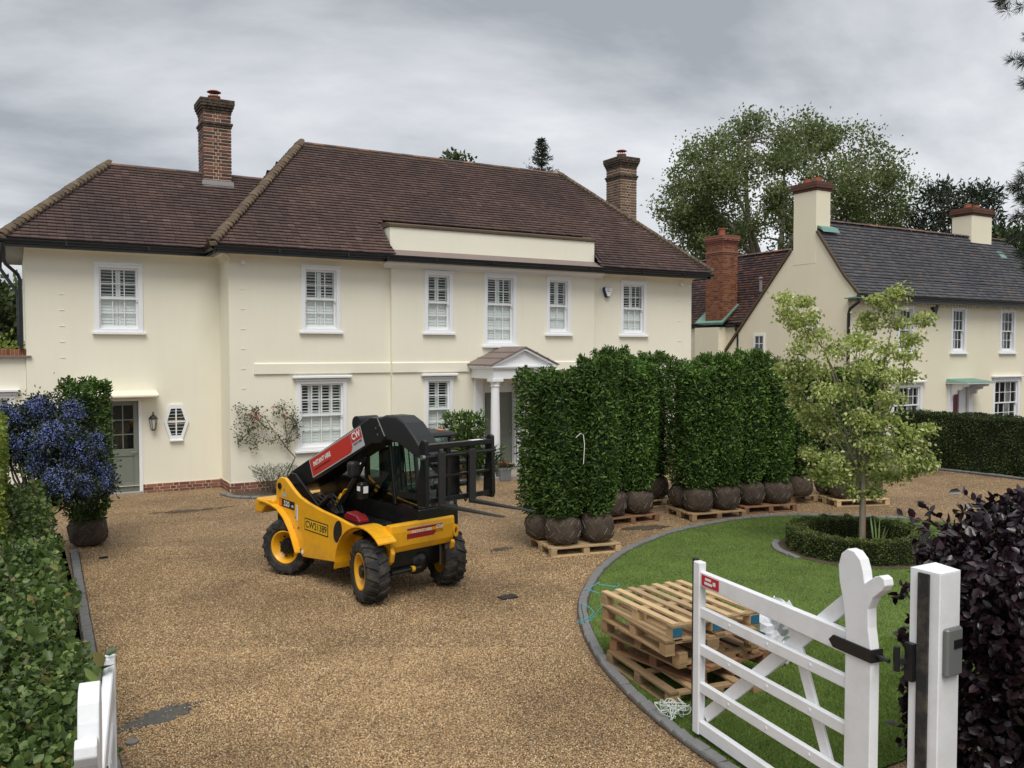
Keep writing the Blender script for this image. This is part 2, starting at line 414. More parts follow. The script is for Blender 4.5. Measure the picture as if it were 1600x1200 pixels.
# lawn outline: kerb centreline taken along its real curve
KERB = [(4.66, 4.55), (4.68, 4.9), (4.76, 5.5), (4.93, 6.3), (5.21, 7.15), (5.63, 8.04), (6.1, 8.8), (6.56, 9.36), (7.26, 10.06), (8.2, 10.8), (9.1, 11.29),
        (10.0, 11.66), (11.06, 11.88), (12.05, 11.92), (12.98, 11.7), (13.72, 11.24), (14.6, 10.4), (15.3, 9.3), (15.7, 8.0), (15.8, 6.5), (15.7, 5.2)]
def catmull(P, step):
    P = [np.array(p, float) for p in P]; out_ = []
    for i in range(len(P) - 1):
        p0, p1, p2, p3 = P[max(i - 1, 0)], P[i], P[i + 1], P[min(i + 2, len(P) - 1)]
        for t in np.linspace(0, 1, 12, endpoint=False):
            out_.append(.5 * ((2 * p1) + (-p0 + p2) * t + (2 * p0 - 5 * p1 + 4 * p2 - p3) * t * t + (-p0 + 3 * p1 - 3 * p2 + p3) * t ** 3))
    out_.append(P[-1]); A = np.array(out_)
    s = np.r_[0, np.cumsum(np.linalg.norm(np.diff(A, axis=0), axis=1))]
    n = int(s[-1] / step); q = np.linspace(0, s[-1], n + 1)
    return np.stack([np.interp(q, s, A[:, k]) for k in range(A.shape[1])], 1)
lawn_edge = catmull(KERB, .35)
lawn_poly = [tuple(p) for p in lawn_edge] + [(15.2, 4.3), (5.0, 4.2)]
lawn = poly_sheet('lawn', lawn_poly, .012, 'turf')

# setts: every kerb stone its own piece
def sett_mesh(l, w, h, seed):
    r = random.Random(seed); mb = MB(); j = lambda a: a + r.uniform(-.006, .006)
    b0 = [(j(-l / 2), j(-w / 2), -.05), (j(l / 2), j(-w / 2), -.05), (j(l / 2), j(w / 2), -.05), (j(-l / 2), j(w / 2), -.05)]
    k = .88
    t0 = [(x, y, h - .012) for x, y, _ in b0]; t1 = [(x * k, y * k, j(h)) for x, y, _ in b0]
    mb.add(b0 + t0 + t1, [(0, 1, 5, 4), (1, 2, 6, 5), (2, 3, 7, 6), (3, 0, 4, 7), (4, 5, 9, 8), (5, 6, 10, 9), (6, 7, 11, 10), (7, 4, 8, 11), (8, 9, 10, 11)])
    return mb.mesh('sett', 'granite_sett')
sett_meshes = [sett_mesh(.195, .105, .045, i) for i in range(6)]
def sett_row(name, line, mat_bed='earth', h=.0, close=False, w=.14):
    # mortar bed strip as the parent, the setts as its pieces
    mb = MB(); L = np.array(line); T = np.gradient(L, axis=0); T /= np.linalg.norm(T, axis=1, keepdims=True); N = np.stack([-T[:, 1], T[:, 0]], 1) * w / 2
    for i in range(len(L) - 1):
        a, b_, c_, d = L[i] - N[i], L[i + 1] - N[i + 1], L[i + 1] + N[i + 1], L[i] + N[i]
        mb.quad((a[0], a[1], .016 + h), (b_[0], b_[1], .016 + h), (c_[0], c_[1], .016 + h), (d[0], d[1], .016 + h))
    bed = mb.build(name, 'earth'); bed['kind'] = 'structure'
    for i in range(len(L)):
        o = link('sett', sett_meshes[random.randrange(6)], bed)
        o.location = (L[i, 0], L[i, 1], h + random.uniform(-.004, .004))
        o.rotation_euler = (random.uniform(-.03, .03), random.uniform(-.03, .03), math.atan2(T[i, 1], T[i, 0]) + random.uniform(-.05, .05) + (math.pi if random.random() < .5 else 0))
    return bed
sett_row('lawn_kerb', catmull(KERB[:17], .205))
sett_row('drive_edge_kerb', catmull([(.60, 4.5), (.60, 7.2), (.66, 10.5), (.74, 13.6), (.78, 15.2)], .205))
sett_row('far_kerb', catmull([(21.62, 9.5), (21.60, 12.1), (21.5, 13.7), (21.3, 14.6), (20.6, 15.6)], .205), h=.02)
RC = (11.65, 9.11)
sett_row('round_bed_kerb', np.array([(RC[0] + 1.27 * math.cos(t), RC[1] + 1.27 * math.sin(t)) for t in np.linspace(R(122), R(172), 7)]))
poly_sheet('round_bed_soil', [(RC[0] + 1.22 * math.cos(t), RC[1] + 1.22 * math.sin(t)) for t in np.linspace(0, 2 * math.pi, 40)[:-1]], .02, 'earth')
sett_row('border_kerb', catmull([(4.0, 19.75), (4.15, 19.2), (4.6, 18.9), (5.4, 18.75), (7.0, 18.8), (8.6, 18.9), (9.6, 18.75)], .205))
poly_sheet('flower_bed_soil', [(4.2, 19.98), (4.25, 19.3), (4.7, 18.98), (5.4, 18.85), (7, 18.9), (8.6, 19.0), (9.6, 18.85), (9.9, 19.86), (8.0, 19.9)], .01, 'earth')

# loose gravel stones over the near drive (too many to count)
def inside_lawn(x, y, grow=.12):
    L = np.array(lawn_poly); n = len(L); ins = np.zeros(len(x), bool); j = n - 1
    for i in range(n):
        xi, yi = L[i]; xj, yj = L[j]
        cnd = ((yi > y) != (yj > y)) & (x < (xj - xi) * (y - yi) / (yj - yi + 1e-12) + xi)
        ins ^= cnd; j = i
    return ins
def lawn_clear(x, y, d=.13):
    q = np.full(len(x), 9.)
    for p in catmull(KERB, .12): q = np.minimum(q, np.hypot(x - p[0], y - p[1]))
    return q > d
def frustum_ok(x, y):
    X = x * .866 - y * .5; D = x * .5 + y * .866
    return (X > -D * .66) & (X < D * .85) & (D > 4.2)
def scatter_stones(n, u0, u1, v0, v1, dmax, s0, s1):
    x = rng.uniform(u0, u1, n); y = rng.uniform(v0, v1, n); D = x * .5 + y * .866
    k = frustum_ok(x, y) & (D < dmax) & ~inside_lawn(x, y) & lawn_clear(x, y) & (x > .72) & ~((np.hypot((x - 1.06) / .34, (y - 8.0) / .17) < 1) & (rng.random(n) < .72))
    return x[k], y[k], rng.uniform(s0, s1, k.sum())
xs, ys, ss = [np.concatenate(t) for t in zip(scatter_stones(150000, .7, 7, 4.5, 11, 9.2, .006, .011), scatter_stones(110000, .7, 9, 7, 16, 14, .007, .012), scatter_stones(30000, .7, 22, 9, 20, 24, .009, .014))]
n = len(xs)
base = np.array([(1, 0, 0), (0, 1, 0), (-1, 0, 0), (0, -1, 0), (0, 0, 1), (0, 0, -.6)], float)
th = rng.uniform(0, 6.283, n); sxyz = np.stack([ss * rng.uniform(.8, 1.35, n), ss * rng.uniform(.6, 1, n), ss * rng.uniform(.4, .8, n)], 1)
vv = base[None] * sxyz[:, None]; vv = vv + rng.normal(size=vv.shape) * (ss * .16)[:, None, None]
til = rng.normal(size=(n, 2)) * .35
vv[:, :, 2] += vv[:, :, 0] * til[:, :1] + vv[:, :, 1] * til[:, 1:]
cs, sn = np.cos(th)[:, None], np.sin(th)[:, None]
px = vv[:, :, 0] * cs - vv[:, :, 1] * sn + xs[:, None]; py = vv[:, :, 0] * sn + vv[:, :, 1] * cs + ys[:, None]; pz = vv[:, :, 2] + ss[:, None] * .25
vv = np.stack([px, py, pz], 2).reshape(-1, 3)
ff = (np.arange(n)[:, None, None] * 6 + np.array([(0, 1, 4), (1, 2, 4), (2, 3, 4), (3, 0, 4), (1, 0, 5), (2, 1, 5), (3, 2, 5), (0, 3, 5)])[None]).reshape(-1, 3)
gs = link('loose_gravel', np_mesh('loose_gravel', vv, ff, 'gravel_stone', 3))
tag(gs, 'loose golden brown gravel stones covering the drive', 'gravel', kind='stuff')

# grass blades on the lawn
def grass(n, u0, u1, v0, v1, dmax, h):
    x = rng.uniform(u0, u1, n); y = rng.uniform(v0, v1, n); D = x * .5 + y * .866
    k = frustum_ok(x, y) & (D < dmax) & inside_lawn(x, y) & lawn_clear(x, y, .075) & (np.hypot(x - RC[0], y - RC[1]) > 1.21)
    return x[k], y[k], rng.uniform(.6, 1.2, k.sum()) * h
xs, ys, hs = [np.concatenate(t) for t in zip(grass(330000, 4.6, 9, 4.2, 10.5, 9.5, .03), grass(330000, 4.6, 16, 4.2, 12, 30, .03), grass(500, 4.7, 5.6, 5.2, 8.5, 30, .05))]
n = len(xs); d = rng.normal(size=(n, 2)) * .55; th = rng.uniform(0, 6.283, n); wv = np.stack([np.cos(th), np.sin(th)], 1) * (.0035 + .0003 * hs[:, None])
p = np.stack([xs, ys], 1); z0 = np.full(n, .01)
vv = np.stack([np.c_[p - wv, z0], np.c_[p + wv, z0], np.c_[p + d * hs[:, None], z0 + hs]], 1).reshape(-1, 3)
go = link('grass', np_mesh('grass', vv, np.arange(n * 3).reshape(n, 3), 'grass_blade', 3))
tag(go, 'short mown green grass of the round lawn', 'grass', kind='stuff')
# ================================================================ HOUSES
def wallpanel(mb, u0, u1, z0, z1, v, holes, depth=.14):
    """front face in the plane y=v with openings (u0,u1,z0,z1), reveals running back"""
    us = sorted({u0, u1} | {x for h in holes for x in h[:2]}); zs = sorted({z0, z1} | {x for h in holes for x in h[2:]})
    for i in range(len(us) - 1):
        for k in range(len(zs) - 1):
            cu, cz = (us[i] + us[i + 1]) / 2, (zs[k] + zs[k + 1]) / 2
            if any(h[0] < cu < h[1] and h[2] < cz < h[3] for h in holes): continue
            mb.quad((us[i], v, zs[k]), (us[i + 1], v, zs[k]), (us[i + 1], v, zs[k + 1]), (us[i], v, zs[k + 1]))
    for a, b_, c_, d in holes:
        mb.quad((a, v, c_), (a, v + depth, c_), (a, v + depth, d), (a, v, d)); mb.quad((b_, v, d), (b_, v + depth, d), (b_, v + depth, c_), (b_, v, c_))
        mb.quad((a, v, d), (a, v + depth, d), (b_, v + depth, d), (b_, v, d)); mb.quad((a, v, c_), (b_, v, c_), (b_, v + depth, c_), (a, v + depth, c_))
    return mb
def pane_mesh(w, h): return MB().add([(-w / 2, 0, -h / 2), (w / 2, 0, -h / 2), (w / 2, 0, h / 2), (-w / 2, 0, h / 2)], [(0, 1, 2, 3)]).mesh('pane', 'window_glass')

def sash_window(house, u0, u1, z0, z1, v, cols=3, rows=(2, 2), hood=False, shutter=True, split=.5, fw=.10, sill=True, curtain=None, seed=0):
    """box sash: architrave (the window part), sill, two sashes, panes, louvred shutter behind"""
    r = random.Random(seed)
    f = MB(); d0, d1 = v - .025, v + .12
    f.box(u0, u0 + fw, d0, d1, z0, z1); f.box(u1 - fw, u1, d0, d1, z0, z1); f.box(u0 + fw, u1 - fw, d0, d1, z1 - fw, z1); f.box(u0 + fw, u1 - fw, d0, d1, z0, z0 + .07)
    f.box(u0 - .015, u1 + .015, d0 - .03, d0 - .002, z1 - .035, z1 + .015)
    win = f.build('window', 'white_paint', house, bevel=.006)
    if sill: MB().box(u0 - .05, u1 + .05, v - .085, v + .02, z0 - .06, z0 - .002).build('sill', 'white_paint', win, bevel=.008)
    if hood: MB().box(u0 - .10, u1 + .10, v - .13, v - .003, z1 + .03, z1 + .10).build('hood_mould', 'white_paint', win, bevel=.015)
    a, b_, c_, d = u0 + fw, u1 - fw, z0 + .07, z1 - fw
    mid = c_ + (d - c_) * split
    pm = {}
    for (s0, s1, vv_, nr, lower) in ((mid - .02, d, v + .035, rows[0], 0), (c_, mid + .02, v + .075, rows[1], 1)):
        sb = MB(); st = .042; y0, y1 = vv_, vv_ + .035
        bot = .075 if lower else .04
        sb.box(a, a + st, y0, y1, s0, s1); sb.box(b_ - st, b_, y0, y1, s0, s1); sb.box(a + st, b_ - st, y0, y1, s1 - .04, s1); sb.box(a + st, b_ - st, y0, y1, s0, s0 + bot)
        if not lower:
            for uu in (a, b_ - st): sb.box(uu + .004, uu + st - .004, y0 + .004, y1 - .004, s0 - .05, s0)   # horns
        gu0, gu1, gz0, gz1 = a + st, b_ - st, s0 + bot, s1 - .04; bw = .018
        pw, ph = (gu1 - gu0) / cols, (gz1 - gz0) / nr
        for i in range(1, cols): sb.box(gu0 + i * pw - bw / 2, gu0 + i * pw + bw / 2, y0 + .004, y1 - .004, gz0, gz1)
        for i in range(1, nr): sb.box(gu0, gu1, y0 + .007, y1 - .007, gz0 + i * ph - bw / 2, gz0 + i * ph + bw / 2)
        sb.build('sash', 'white_paint', win)
        me = pane_mesh(pw - .002, ph - .002)
        for i in range(cols):
            for k in range(nr):
                o = link('pane', me, win); o.location = (gu0 + (i + .5) * pw, y0 + .02, gz0 + (k + .5) * ph); o.rotation_euler = (r.uniform(-.006, .006), 0, r.uniform(-.006, .006))
    # room behind
    rm = MB(); rb = v + .60
    rm.quad((a, rb, c_), (b_, rb, c_), (b_, rb, d), (a, rb, d)); rm.quad((a, v + .14, c_), (a, rb, c_), (a, rb, d), (a, v + .14, d)); rm.quad((b_, v + .14, d), (b_, rb, d), (b_, rb, c_), (b_, v + .14, c_))
    rm.quad((a, v + .14, d), (a, rb, d), (b_, rb, d), (b_, v + .14, d)); rm.quad((a, v + .14, c_), (b_, v + .14, c_), (b_, rb, c_), (a, rb, c_))
    rm.build('dark_room', 'room_dark', win)
    if shutter:
        sh = MB(); sv = v + .138
        npan = 2 if (b_ - a) < .95 else 4
        pw = (b_ - a) / npan
        for i in range(npan):
            x0, x1 = a + i * pw + .003, a + (i + 1) * pw - .003
            for (zz0, zz1, op) in ((mid + .01, d, True), (c_, mid - .01, False)):
                sw = .045
                sh.box(x0, x0 + sw, sv, sv + .025, zz0, zz1); sh.box(x1 - sw, x1, sv, sv + .025, zz0, zz1); sh.box(x0 + sw, x1 - sw, sv, sv + .025, zz1 - .05, zz1); sh.box(x0 + sw, x1 - sw, sv, sv + .025, zz0, zz0 + .05)
                hh = zz1 - zz0 - .1; ns = max(3, int(round(hh / .068))); pitch = hh / ns
                ang = R(r.uniform(8, 22)) if op else R(80)
                for q in range(ns):
                    zc = zz0 + .05 + (q + .5) * pitch
                    if abs(zc - (zz0 + zz1) / 2) < pitch * .5 and op and ns > 7 and False: continue
                    dx = .034; cy_, cz_ = dx * math.cos(ang), dx * math.sin(ang); t = .004
                    sh.hexa([(x0 + sw, sv + .012 - cy_, zc - cz_ - t), (x1 - sw, sv + .012 - cy_, zc - cz_ - t), (x1 - sw, sv + .012 + cy_, zc + cz_ - t), (x0 + sw, sv + .012 + cy_, zc + cz_ - t),
                             (x0 + sw, sv + .012 - cy_, zc - cz_ + t), (x1 - sw, sv + .012 - cy_, zc - cz_ + t), (x1 - sw, sv + .012 + cy_, zc + cz_ + t), (x0 + sw, sv + .012 + cy_, zc + cz_ + t)])
        sh.build('louvred_shutter', 'shutter_white', win)
    if curtain:
        cm = MB(); sv = v + .3; n_ = 14
        for (x0, x1) in ((a, a + (b_ - a) * curtain), (b_ - (b_ - a) * curtain, b_)):
            for i in range(n_):
                xa, xb = x0 + (x1 - x0) * i / n_, x0 + (x1 - x0) * (i + 1) / n_
                ya, yb = sv + .03 * math.sin(i * 1.9), sv + .03 * math.sin((i + 1) * 1.9)
                cm.quad((xa, ya, c_), (xb, yb, c_), (xb, yb, d), (xa, ya, d))
        cm.build('curtain', 'curtain', win)
    return win
pmat('curtain', (.36, .36, .34), .9, .1)

# ---- roof tiles
def tile_slope(e0, e1, r0, r1, rnd, w=.168, g=.114, lift=.0, skip=None, maxj=.008):
    """tiles laid in courses over the plane eave e0->e1, top r0->r1; returns verts, quads"""
    e0, e1, r0, r1 = [np.array(p, float) for p in (e0, e1, r0, r1)]
    S = unit(e1 - e0); up = (r0 - e0) - ((r0 - e0) @ S) * S; T = unit(up); H = np.linalg.norm(up); N = unit(np.cross(S, T))
    if N[2] < 0: N = -N
    sl0, sr0 = 0., (e1 - e0) @ S; sl1, sr1 = (r0 - e0) @ S, (r1 - e0) @ S
    V, F = [], []; nrow = int(H / g) + 1
    for k in range(nrow):
        t0 = k * g; t1 = min(t0 + g * 1.25, H); f = min(1, (t0 + g * .5) / H)
        a, b_ = sl0 + (sl1 - sl0) * f, sr0 + (sr1 - sr0) * f
        s = a - (w * .5 if k % 2 else 0) - rnd.uniform(0, .02)
        while s < b_:
            x0, x1 = max(a, s + .002), min(b_, s + w - .002); s += w
            if skip and skip(e0 + S * ((x0 + x1) / 2) + T * (t0 + t1) / 2): continue
            if x1 - x0 < .02: continue
            j = rnd.uniform(-maxj, maxj); q = rnd.uniform(-.003, .004); q2 = q + rnd.uniform(-.003, .003)
            o = len(V)
            for (ss_, tt, hh) in ((x0, t0 + j, .050 + q), (x1, t0 + j, .050 + q2), (x1, t1, .014), (x0, t1, .014), (x0, t0 + j + .012, .008), (x1, t0 + j + .012, .008)):
                V.append(e0 + S * ss_ + T * tt + N * (hh + lift))
            F += [(o, o + 1, o + 2, o + 3), (o + 4, o + 5, o + 1, o)]
    return V, F
class TileSet:
    def __init__(s): s.V = []; s.F = []; s.r = random.Random(3)
    def slope(s, *a, **k):
        V, F = tile_slope(*a, s.r, **k); o = len(s.V); s.V += V; s.F += [tuple(i + o for i in f) for f in F]; return s
    def build(s, parent, mat):
        o = link('roof_tiles', np_mesh('roof_tiles', np.array(s.V), np.array(s.F), mat, 4), parent); o['kind'] = 'stuff'; return o
def bonnet_mesh(r0, r1, l, mat, name):
    mb = MB(); n = 6
    for (rr, x) in ((r0, 0), (r1, l)):
        for k in range(n + 1):
            t = math.pi * (.08 + .84 * k / n); mb.v.append((x, -rr * math.cos(t), rr * math.sin(t) * .75))
    for k in range(n): mb.f.append((k, k + 1, n + 2 + k, n + 1 + k))
    for k in range(n + 1): x, y, z = mb.v[k]; mb.v.append((x + .004, y * .8, z * .72))
    for k in range(n): mb.f.append((2 * n + 2 + k, 2 * n + 3 + k, k + 1, k))
    return mb.mesh(name, mat)
def tile_line(parent, name, me, a, b_, step, tilt=0.0, jit=.01):
    a, b_ = Vector(a), Vector(b_); d = (b_ - a); L = d.length; d.normalize(); n = int(L / step)
    side = d.cross(Vector((0, 0, 1))).normalized(); up = side.cross(d)
    rt = Matrix.Rotation(tilt, 3, side)
    dd = rt @ d
    for i in range(n):
        p = a + d * (i + .2) * (L / n)
        o = link(name, me, parent)
        M_ = frame_matrix(p, dd, up.cross(dd) if False else (Vector((0, 0, 1)).cross(dd)))
        o.matrix_basis = M_ @ Matrix.Rotation(random.uniform(-.05, .05), 4, 'X') @ Matrix.Translation((0, random.uniform(-jit, jit), random.uniform(-jit, jit) * .5))

# ---- bricks
def brick_mesh(l, w, h):
    return MB().box(-l / 2, l / 2, -w / 2, w / 2, -h / 2, h / 2)
BR = {}
def brick_piece(l, mat, depth=.1):
    k = (round(l, 3), mat, depth)
    if k not in BR: BR[k] = brick_mesh(l, depth, .056).mesh('brick', mat)
    return BR[k]
def brick_face(parent, p0, d, length, z0, z1, mat, out, singles, stuff, proud=.006, course=.075, start=0, bond='flemish'):
    """courses of bricks along a face: p0 start (x,y), d unit direction, out = outward normal; single objects or collected in `stuff`"""
    n = int((z1 - z0) / course + .5); ang = math.atan2(d[1], d[0])
    for k in range(n):
        zc = z0 + (k + .5) * course; s = -(.056 if (k + start) % 2 else .0); q = (k + start) % 2
        i = q
        while s < length - .01:
            l = .215 if i % 2 == 0 else .1025
            if bond == 'stretcher': l = .215
            a, b_ = max(0, s), min(length, s + l); s += l + .018; i += 1
            if b_ - a < .03: continue
            c_ = (a + b_) / 2; pr = proud + random.uniform(-.003, .003); L = b_ - a
            x, y = p0[0] + d[0] * c_ + out[0] * (pr - .05), p0[1] + d[1] * c_ + out[1] * (pr - .05)
            if singles:
                o = link('brick', brick_piece(L, mat), parent); o.location = (x, y, zc); o.rotation_euler = (0, 0, ang)
            else:
                ca, sa = math.cos(ang), math.sin(ang)
                pts = [(x + px_ * ca - py_ * sa, y + px_ * sa + py_ * ca, zc + pz_) for pz_ in (-.028, .028) for px_, py_ in ((-L / 2, -.05), (L / 2, -.05), (L / 2, .05), (-L / 2, .05))]
                stuff.hexa(pts)
def chimney(house, u0, u1, v0, v1, z0, z1, brick, mortar, singles, cap=True, band=True, pot='cowl', capmat='soot_brick', corb=.06, course=.084):
    core = MB().box(u0 + .004, u1 - .004, v0 + .004, v1 - .004, z0, z1 - .02).build('chimney', mortar, house)
    st = MB()
    brick_face(core, (u0, v0), (1, 0), u1 - u0, z0, z1 - .3, brick, (0, -1), singles, st, course=course)
    brick_face(core, (u0, v1), (0, -1), v1 - v0, z0, z1 - .3, brick, (-1, 0), singles, st, start=1, course=course)
    brick_face(core, (u1, v1), (-1, 0), u1 - u0, z0, z1 - .3, brick, (0, 1), False, st, course=course)
    brick_face(core, (u1, v0), (0, 1), v1 - v0, z0, z1 - .3, brick, (1, 0), False, st, start=1, course=course)
    if st.v: o = st.build('brickwork', brick, core); o['kind'] = 'stuff'
    # corbelled head: dentil bricks
    hd = MB()
    for k, e in enumerate((.02, .045, .07, .085, .085)):
        e = e * corb / .06; zz_ = z1 - .32 + k * .066
        hd.box(u0 - e, u1 + e, v0 - e, v1 + e, zz_, zz_ + .063)
    n_ = int((u1 - u0) / .11)
    for i in range(n_):
        hd.box(u0 + (i + .2) * (u1 - u0) / n_, u0 + (i + .75) * (u1 - u0) / n_, v0 - .10, v0, z1 - .19, z1 - .135)
    hd.build('corbelled_head', capmat, core, bevel=.008)
    if band:
        bd = MB(); zb = z1 - .62
        bd.box(u0 - .022, u1 + .022, v0 - .022, v1 + .022, zb - .06, zb); bd.box(u0 - .045, u1 + .045, v0 - .045, v1 + .045, zb + .003, zb + .063)
        bd.build('string_band', capmat, core, bevel=.006)
    cu, cv = (u0 + u1) / 2, (v0 + v1) / 2
    if pot == 'cowl':
        pt = MB().lathe([(.155, z1 - .02), (.16, z1 + .03), (.14, z1 + .05), (.135, z1 + .12), (.155, z1 + .13), (.155, z1 + .16), (.10, z1 + .165)], 18, (cu, cv, 0)).build('chimney_pot', 'terracotta', core, smooth=True)
        ck = MB()
        for t in range(4): ck.tube([(cu + .11 * math.cos(t * 1.57 + .6), cv + .11 * math.sin(t * 1.57 + .6), z1 + .15), (cu + .11 * math.cos(t * 1.57 + .6), cv + .11 * math.sin(t * 1.57 + .6), z1 + .27)], .008, 5)
        ck.lathe([(.02, z1 + .315), (.12, z1 + .295), (.175, z1 + .262), (.16, z1 + .255), (.02, z1 + .265)], 18, (cu, cv, 0))
        ck.build('rain_cowl', 'terracotta', core, smooth=True)
    elif pot:
        for i in range(pot):
            x = cu + (i - (pot - 1) / 2) * .3
            MB().lathe([(.14, z1), (.12, z1 + .06), (.115, z1 + .25), (.135, z1 + .27), (.135, z1 + .31), (.1, z1 + .31)], 14, (x, cv, 0)).build('chimney_pot', 'terracotta', core, smooth=True)
    return core

# ---------------------------------------------------------------- the cream house
VL, VM, VB = 20.97, 19.98, 19.86
house = empty('house', (11, 22, 0), world_built=True)
tag(house, 'large cream rendered house with plum tiled hipped roof and white sash windows', 'house')
wm = MB()
HW = [(5.85, 6.80, 3.66, 5.20), (5.72, 6.95, .86, 2.52), (15.13, 16.07, 3.66, 5.20), (15.0, 16.3, .86, 2.52)]
ins = lambda h: (h[0] + .05, h[1] - .05, h[2] + .03, h[3] - .05)
wallpanel(wm, 4.21, 8.06, .20, 5.40, VM, [ins(h) for h in HW[:2]])
wallpanel(wm, 14.13, 17.80, .20, 5.40, VM, [ins(h) for h in HW[2:]])
wm.quad((4.21, VL + .4, .2), (4.21, VM, .2), (4.21, VM, 5.4), (4.21, VL + .4, 5.4)); wm.quad((17.8, VM, .2), (17.8, 26, .2), (17.8, 26, 5.4), (17.8, VM, 5.4))
wm.quad((17.8, 26, .2), (4.21, 26, .2), (4.21, 26, 5.4), (17.8, 26, 5.4)); wm.quad((4.21, 26, .2), (4.21, 24.8, .2), (4.21, 24.8, 5.4), (4.21, 26, 5.4))
wm.build('wall', 'render_cream', house)
wm = MB(); HL = [(1.56, 2.55, 3.62, 5.13)]
DOOR = (1.52, 2.46, .0, 2.13)
wallpanel(wm, .24, 4.21, .17, 5.40, VL, [ins(HL[0]), (DOOR[0], DOOR[1], .17, DOOR[3])])
wm.quad((.24, 25, .17), (.24, VL, .17), (.24, VL, 5.4), (.24, 25, 5.4)); wm.quad((4.21, 25, .17), (.24, 25, .17), (.24, 25, 5.4), (4.21, 25, 5.4))
wm.build('wall', 'render_cream', house)
wm = MB()
HB = [(8.93, 9.73, 3.66, 5.20), (10.62, 11.60, 3.34, 5.21), (12.54, 13.33, 3.66, 5.21), (8.93, 9.73, .95, 2.53), (12.54, 13.33, .95, 2.53)]
PD = (10.62, 11.58, .12, 2.35)
wallpanel(wm, 8.06, 14.13, .20, 5.40, VB, [ins(h) for h in HB] + [(PD[0], PD[1], .2, PD[3])])
wm.quad((8.06, VM, .2), (8.06, VB, .2), (8.06, VB, 5.4), (8.06, VM, 5.4)); wm.quad((14.13, VB, .2), (14.13, VM, .2), (14.13, VM, 5.4), (14.13, VB, 5.4))
wm.build('wall', 'render_cream', house)
# coved top under the eaves
def cove(path, z, mb, r=.16):
    for i in range(len(path) - 1):
        (a, b_), (na, nb) = (path[i], path[i + 1]), ((0, -1), (0, -1))
        for k in range(5):
            t0, t1 = k / 5 * math.pi / 2, (k + 1) / 5 * math.pi / 2
            o0, h0, o1, h1 = r * (1 - math.cos(t0)), r * math.sin(t0), r * (1 - math.cos(t1)), r * math.sin(t1)
            dx, dy = unit(np.array(b_) - np.array(a)); nx, ny = dy, -dx
            mb.quad((a[0] + nx * o0, a[1] + ny * o0, z - r + h0), (b_[0] + nx * o0, b_[1] + ny * o0, z - r + h0), (b_[0] + nx * o1, b_[1] + ny * o1, z - r + h1), (a[0] + nx * o1, a[1] + ny * o1, z - r + h1))
    return mb
for pth in ([(.24, VL - .003), (4.21, VL - .003)], [(4.207, VL), (4.207, VM - .16)], [(4.06, VM - .003), (8.06, VM - .003)], [(14.13, VM - .003), (17.8, VM - .003)]):
    cove(pth, 5.36, MB()).build('eaves_cove', 'render_cream', house, smooth=True)
# soffits, fascia and gutters
sf = MB()
ZS = 5.362
sf.quad((-.1, 20.55, ZS), (3.9, 20.55, ZS), (3.9, VL, ZS), (-.1, VL, ZS)); sf.quad((-.1, VL, ZS), (.24, VL, ZS), (.24, 25.2, ZS), (-.1, 25.2, ZS))
sf.quad((3.86, 19.56, ZS + .001), (18.1, 19.56, ZS + .001), (18.1, VM, ZS + .001), (3.86, VM, ZS + .001)); sf.quad((3.86, VM, ZS + .002), (4.21, VM, ZS + .002), (4.21, VL, ZS + .002), (3.86, VL, ZS + .002))
sf.quad((17.8, VM, ZS), (18.1, VM, ZS), (18.1, 26.1, ZS), (17.8, 26.1, ZS))
sf.build('soffit', 'lead_grey', house)
gt = MB()
def gutter_run(mb, p, q, z=5.42):
    p, q = np.array(p, float), np.array(q, float); d = unit(q - p); nx, ny = d[1], -d[0]
    a = np.array([p[0], p[1], z]); b_ = np.array([q[0], q[1], z])
    mb.beam(a + np.array([-nx * .05, -ny * .05, -.005]), b_ + np.array([-nx * .05, -ny * .05, -.005]), .03, .15)
    n_ = 9
    for k in range(n_):
        t0, t1 = math.pi * k / n_, math.pi * (k + 1) / n_
        pr = []
        for t in (t0, t1):
            r = .062; pr.append((math.cos(t) * r, -math.sin(t) * r * 1.15))
        o = lambda P, c_: P + np.array([nx * (c_[0] + .03), ny * (c_[0] + .03), c_[1] + .055])
        mb.quad(o(a, pr[0]), o(b_, pr[0]), o(b_, pr[1]), o(a, pr[1]))
        if k == 0: mb.beam(o(a, (.062, .004)), o(b_, (.062, .004)), .012, .012)
    return mb
gutter_run(gt, (-.17, 25.2), (-.17, 20.48)); gutter_run(gt, (-.2, 20.50), (3.85, 20.50)); gutter_run(gt, (3.84, 20.55), (3.84, 19.5)); gutter_run(gt, (3.80, 19.51), (7.83, 19.51))
gutter_run(gt, (7.78, 19.40), (14.30, 19.40)); gutter_run(gt, (14.26, 19.51), (18.18, 19.51)); gutter_run(gt, (18.15, 19.48), (18.15, 26.1))
for (x, y, n_) in ((1, 20.50, 0), (2.6, 20.5, 0), (5.2, 19.51, 0), (6.8, 19.51, 0), (9, 19.40, 0), (10.6, 19.40, 0), (12.2, 19.4, 0), (13.6, 19.4, 0), (15.5, 19.51, 0), (17, 19.51, 0)):
    gt.box(x, x + .03, y - .10, y - .02, 5.395, 5.485)
gt.build('gutter', 'black_gutter', house)
dp = MB()
dp.tube([(-.17, 20.44, 5.40), (-.17, 20.44, 5.22), (-.10, 20.75, 5.0), (.12, 20.92, 4.80), (.155, 20.93, 4.70), (.155, 20.93, 3.24)], .036, 10)
dp.tube([(-.2, 21.5, 5.40), (-.2, 21.5, 4.95), (.10, 21.35, 4.45), (.12, 21.3, 4.3), (.12, 21.3, 3.3)], .036, 10)
for z in (4.62, 3.95): dp.lathe([(.045, z), (.045, z + .06)], 10, (.155, 20.93, 0))
dp.build('downpipe', 'black_gutter', house, smooth=True)
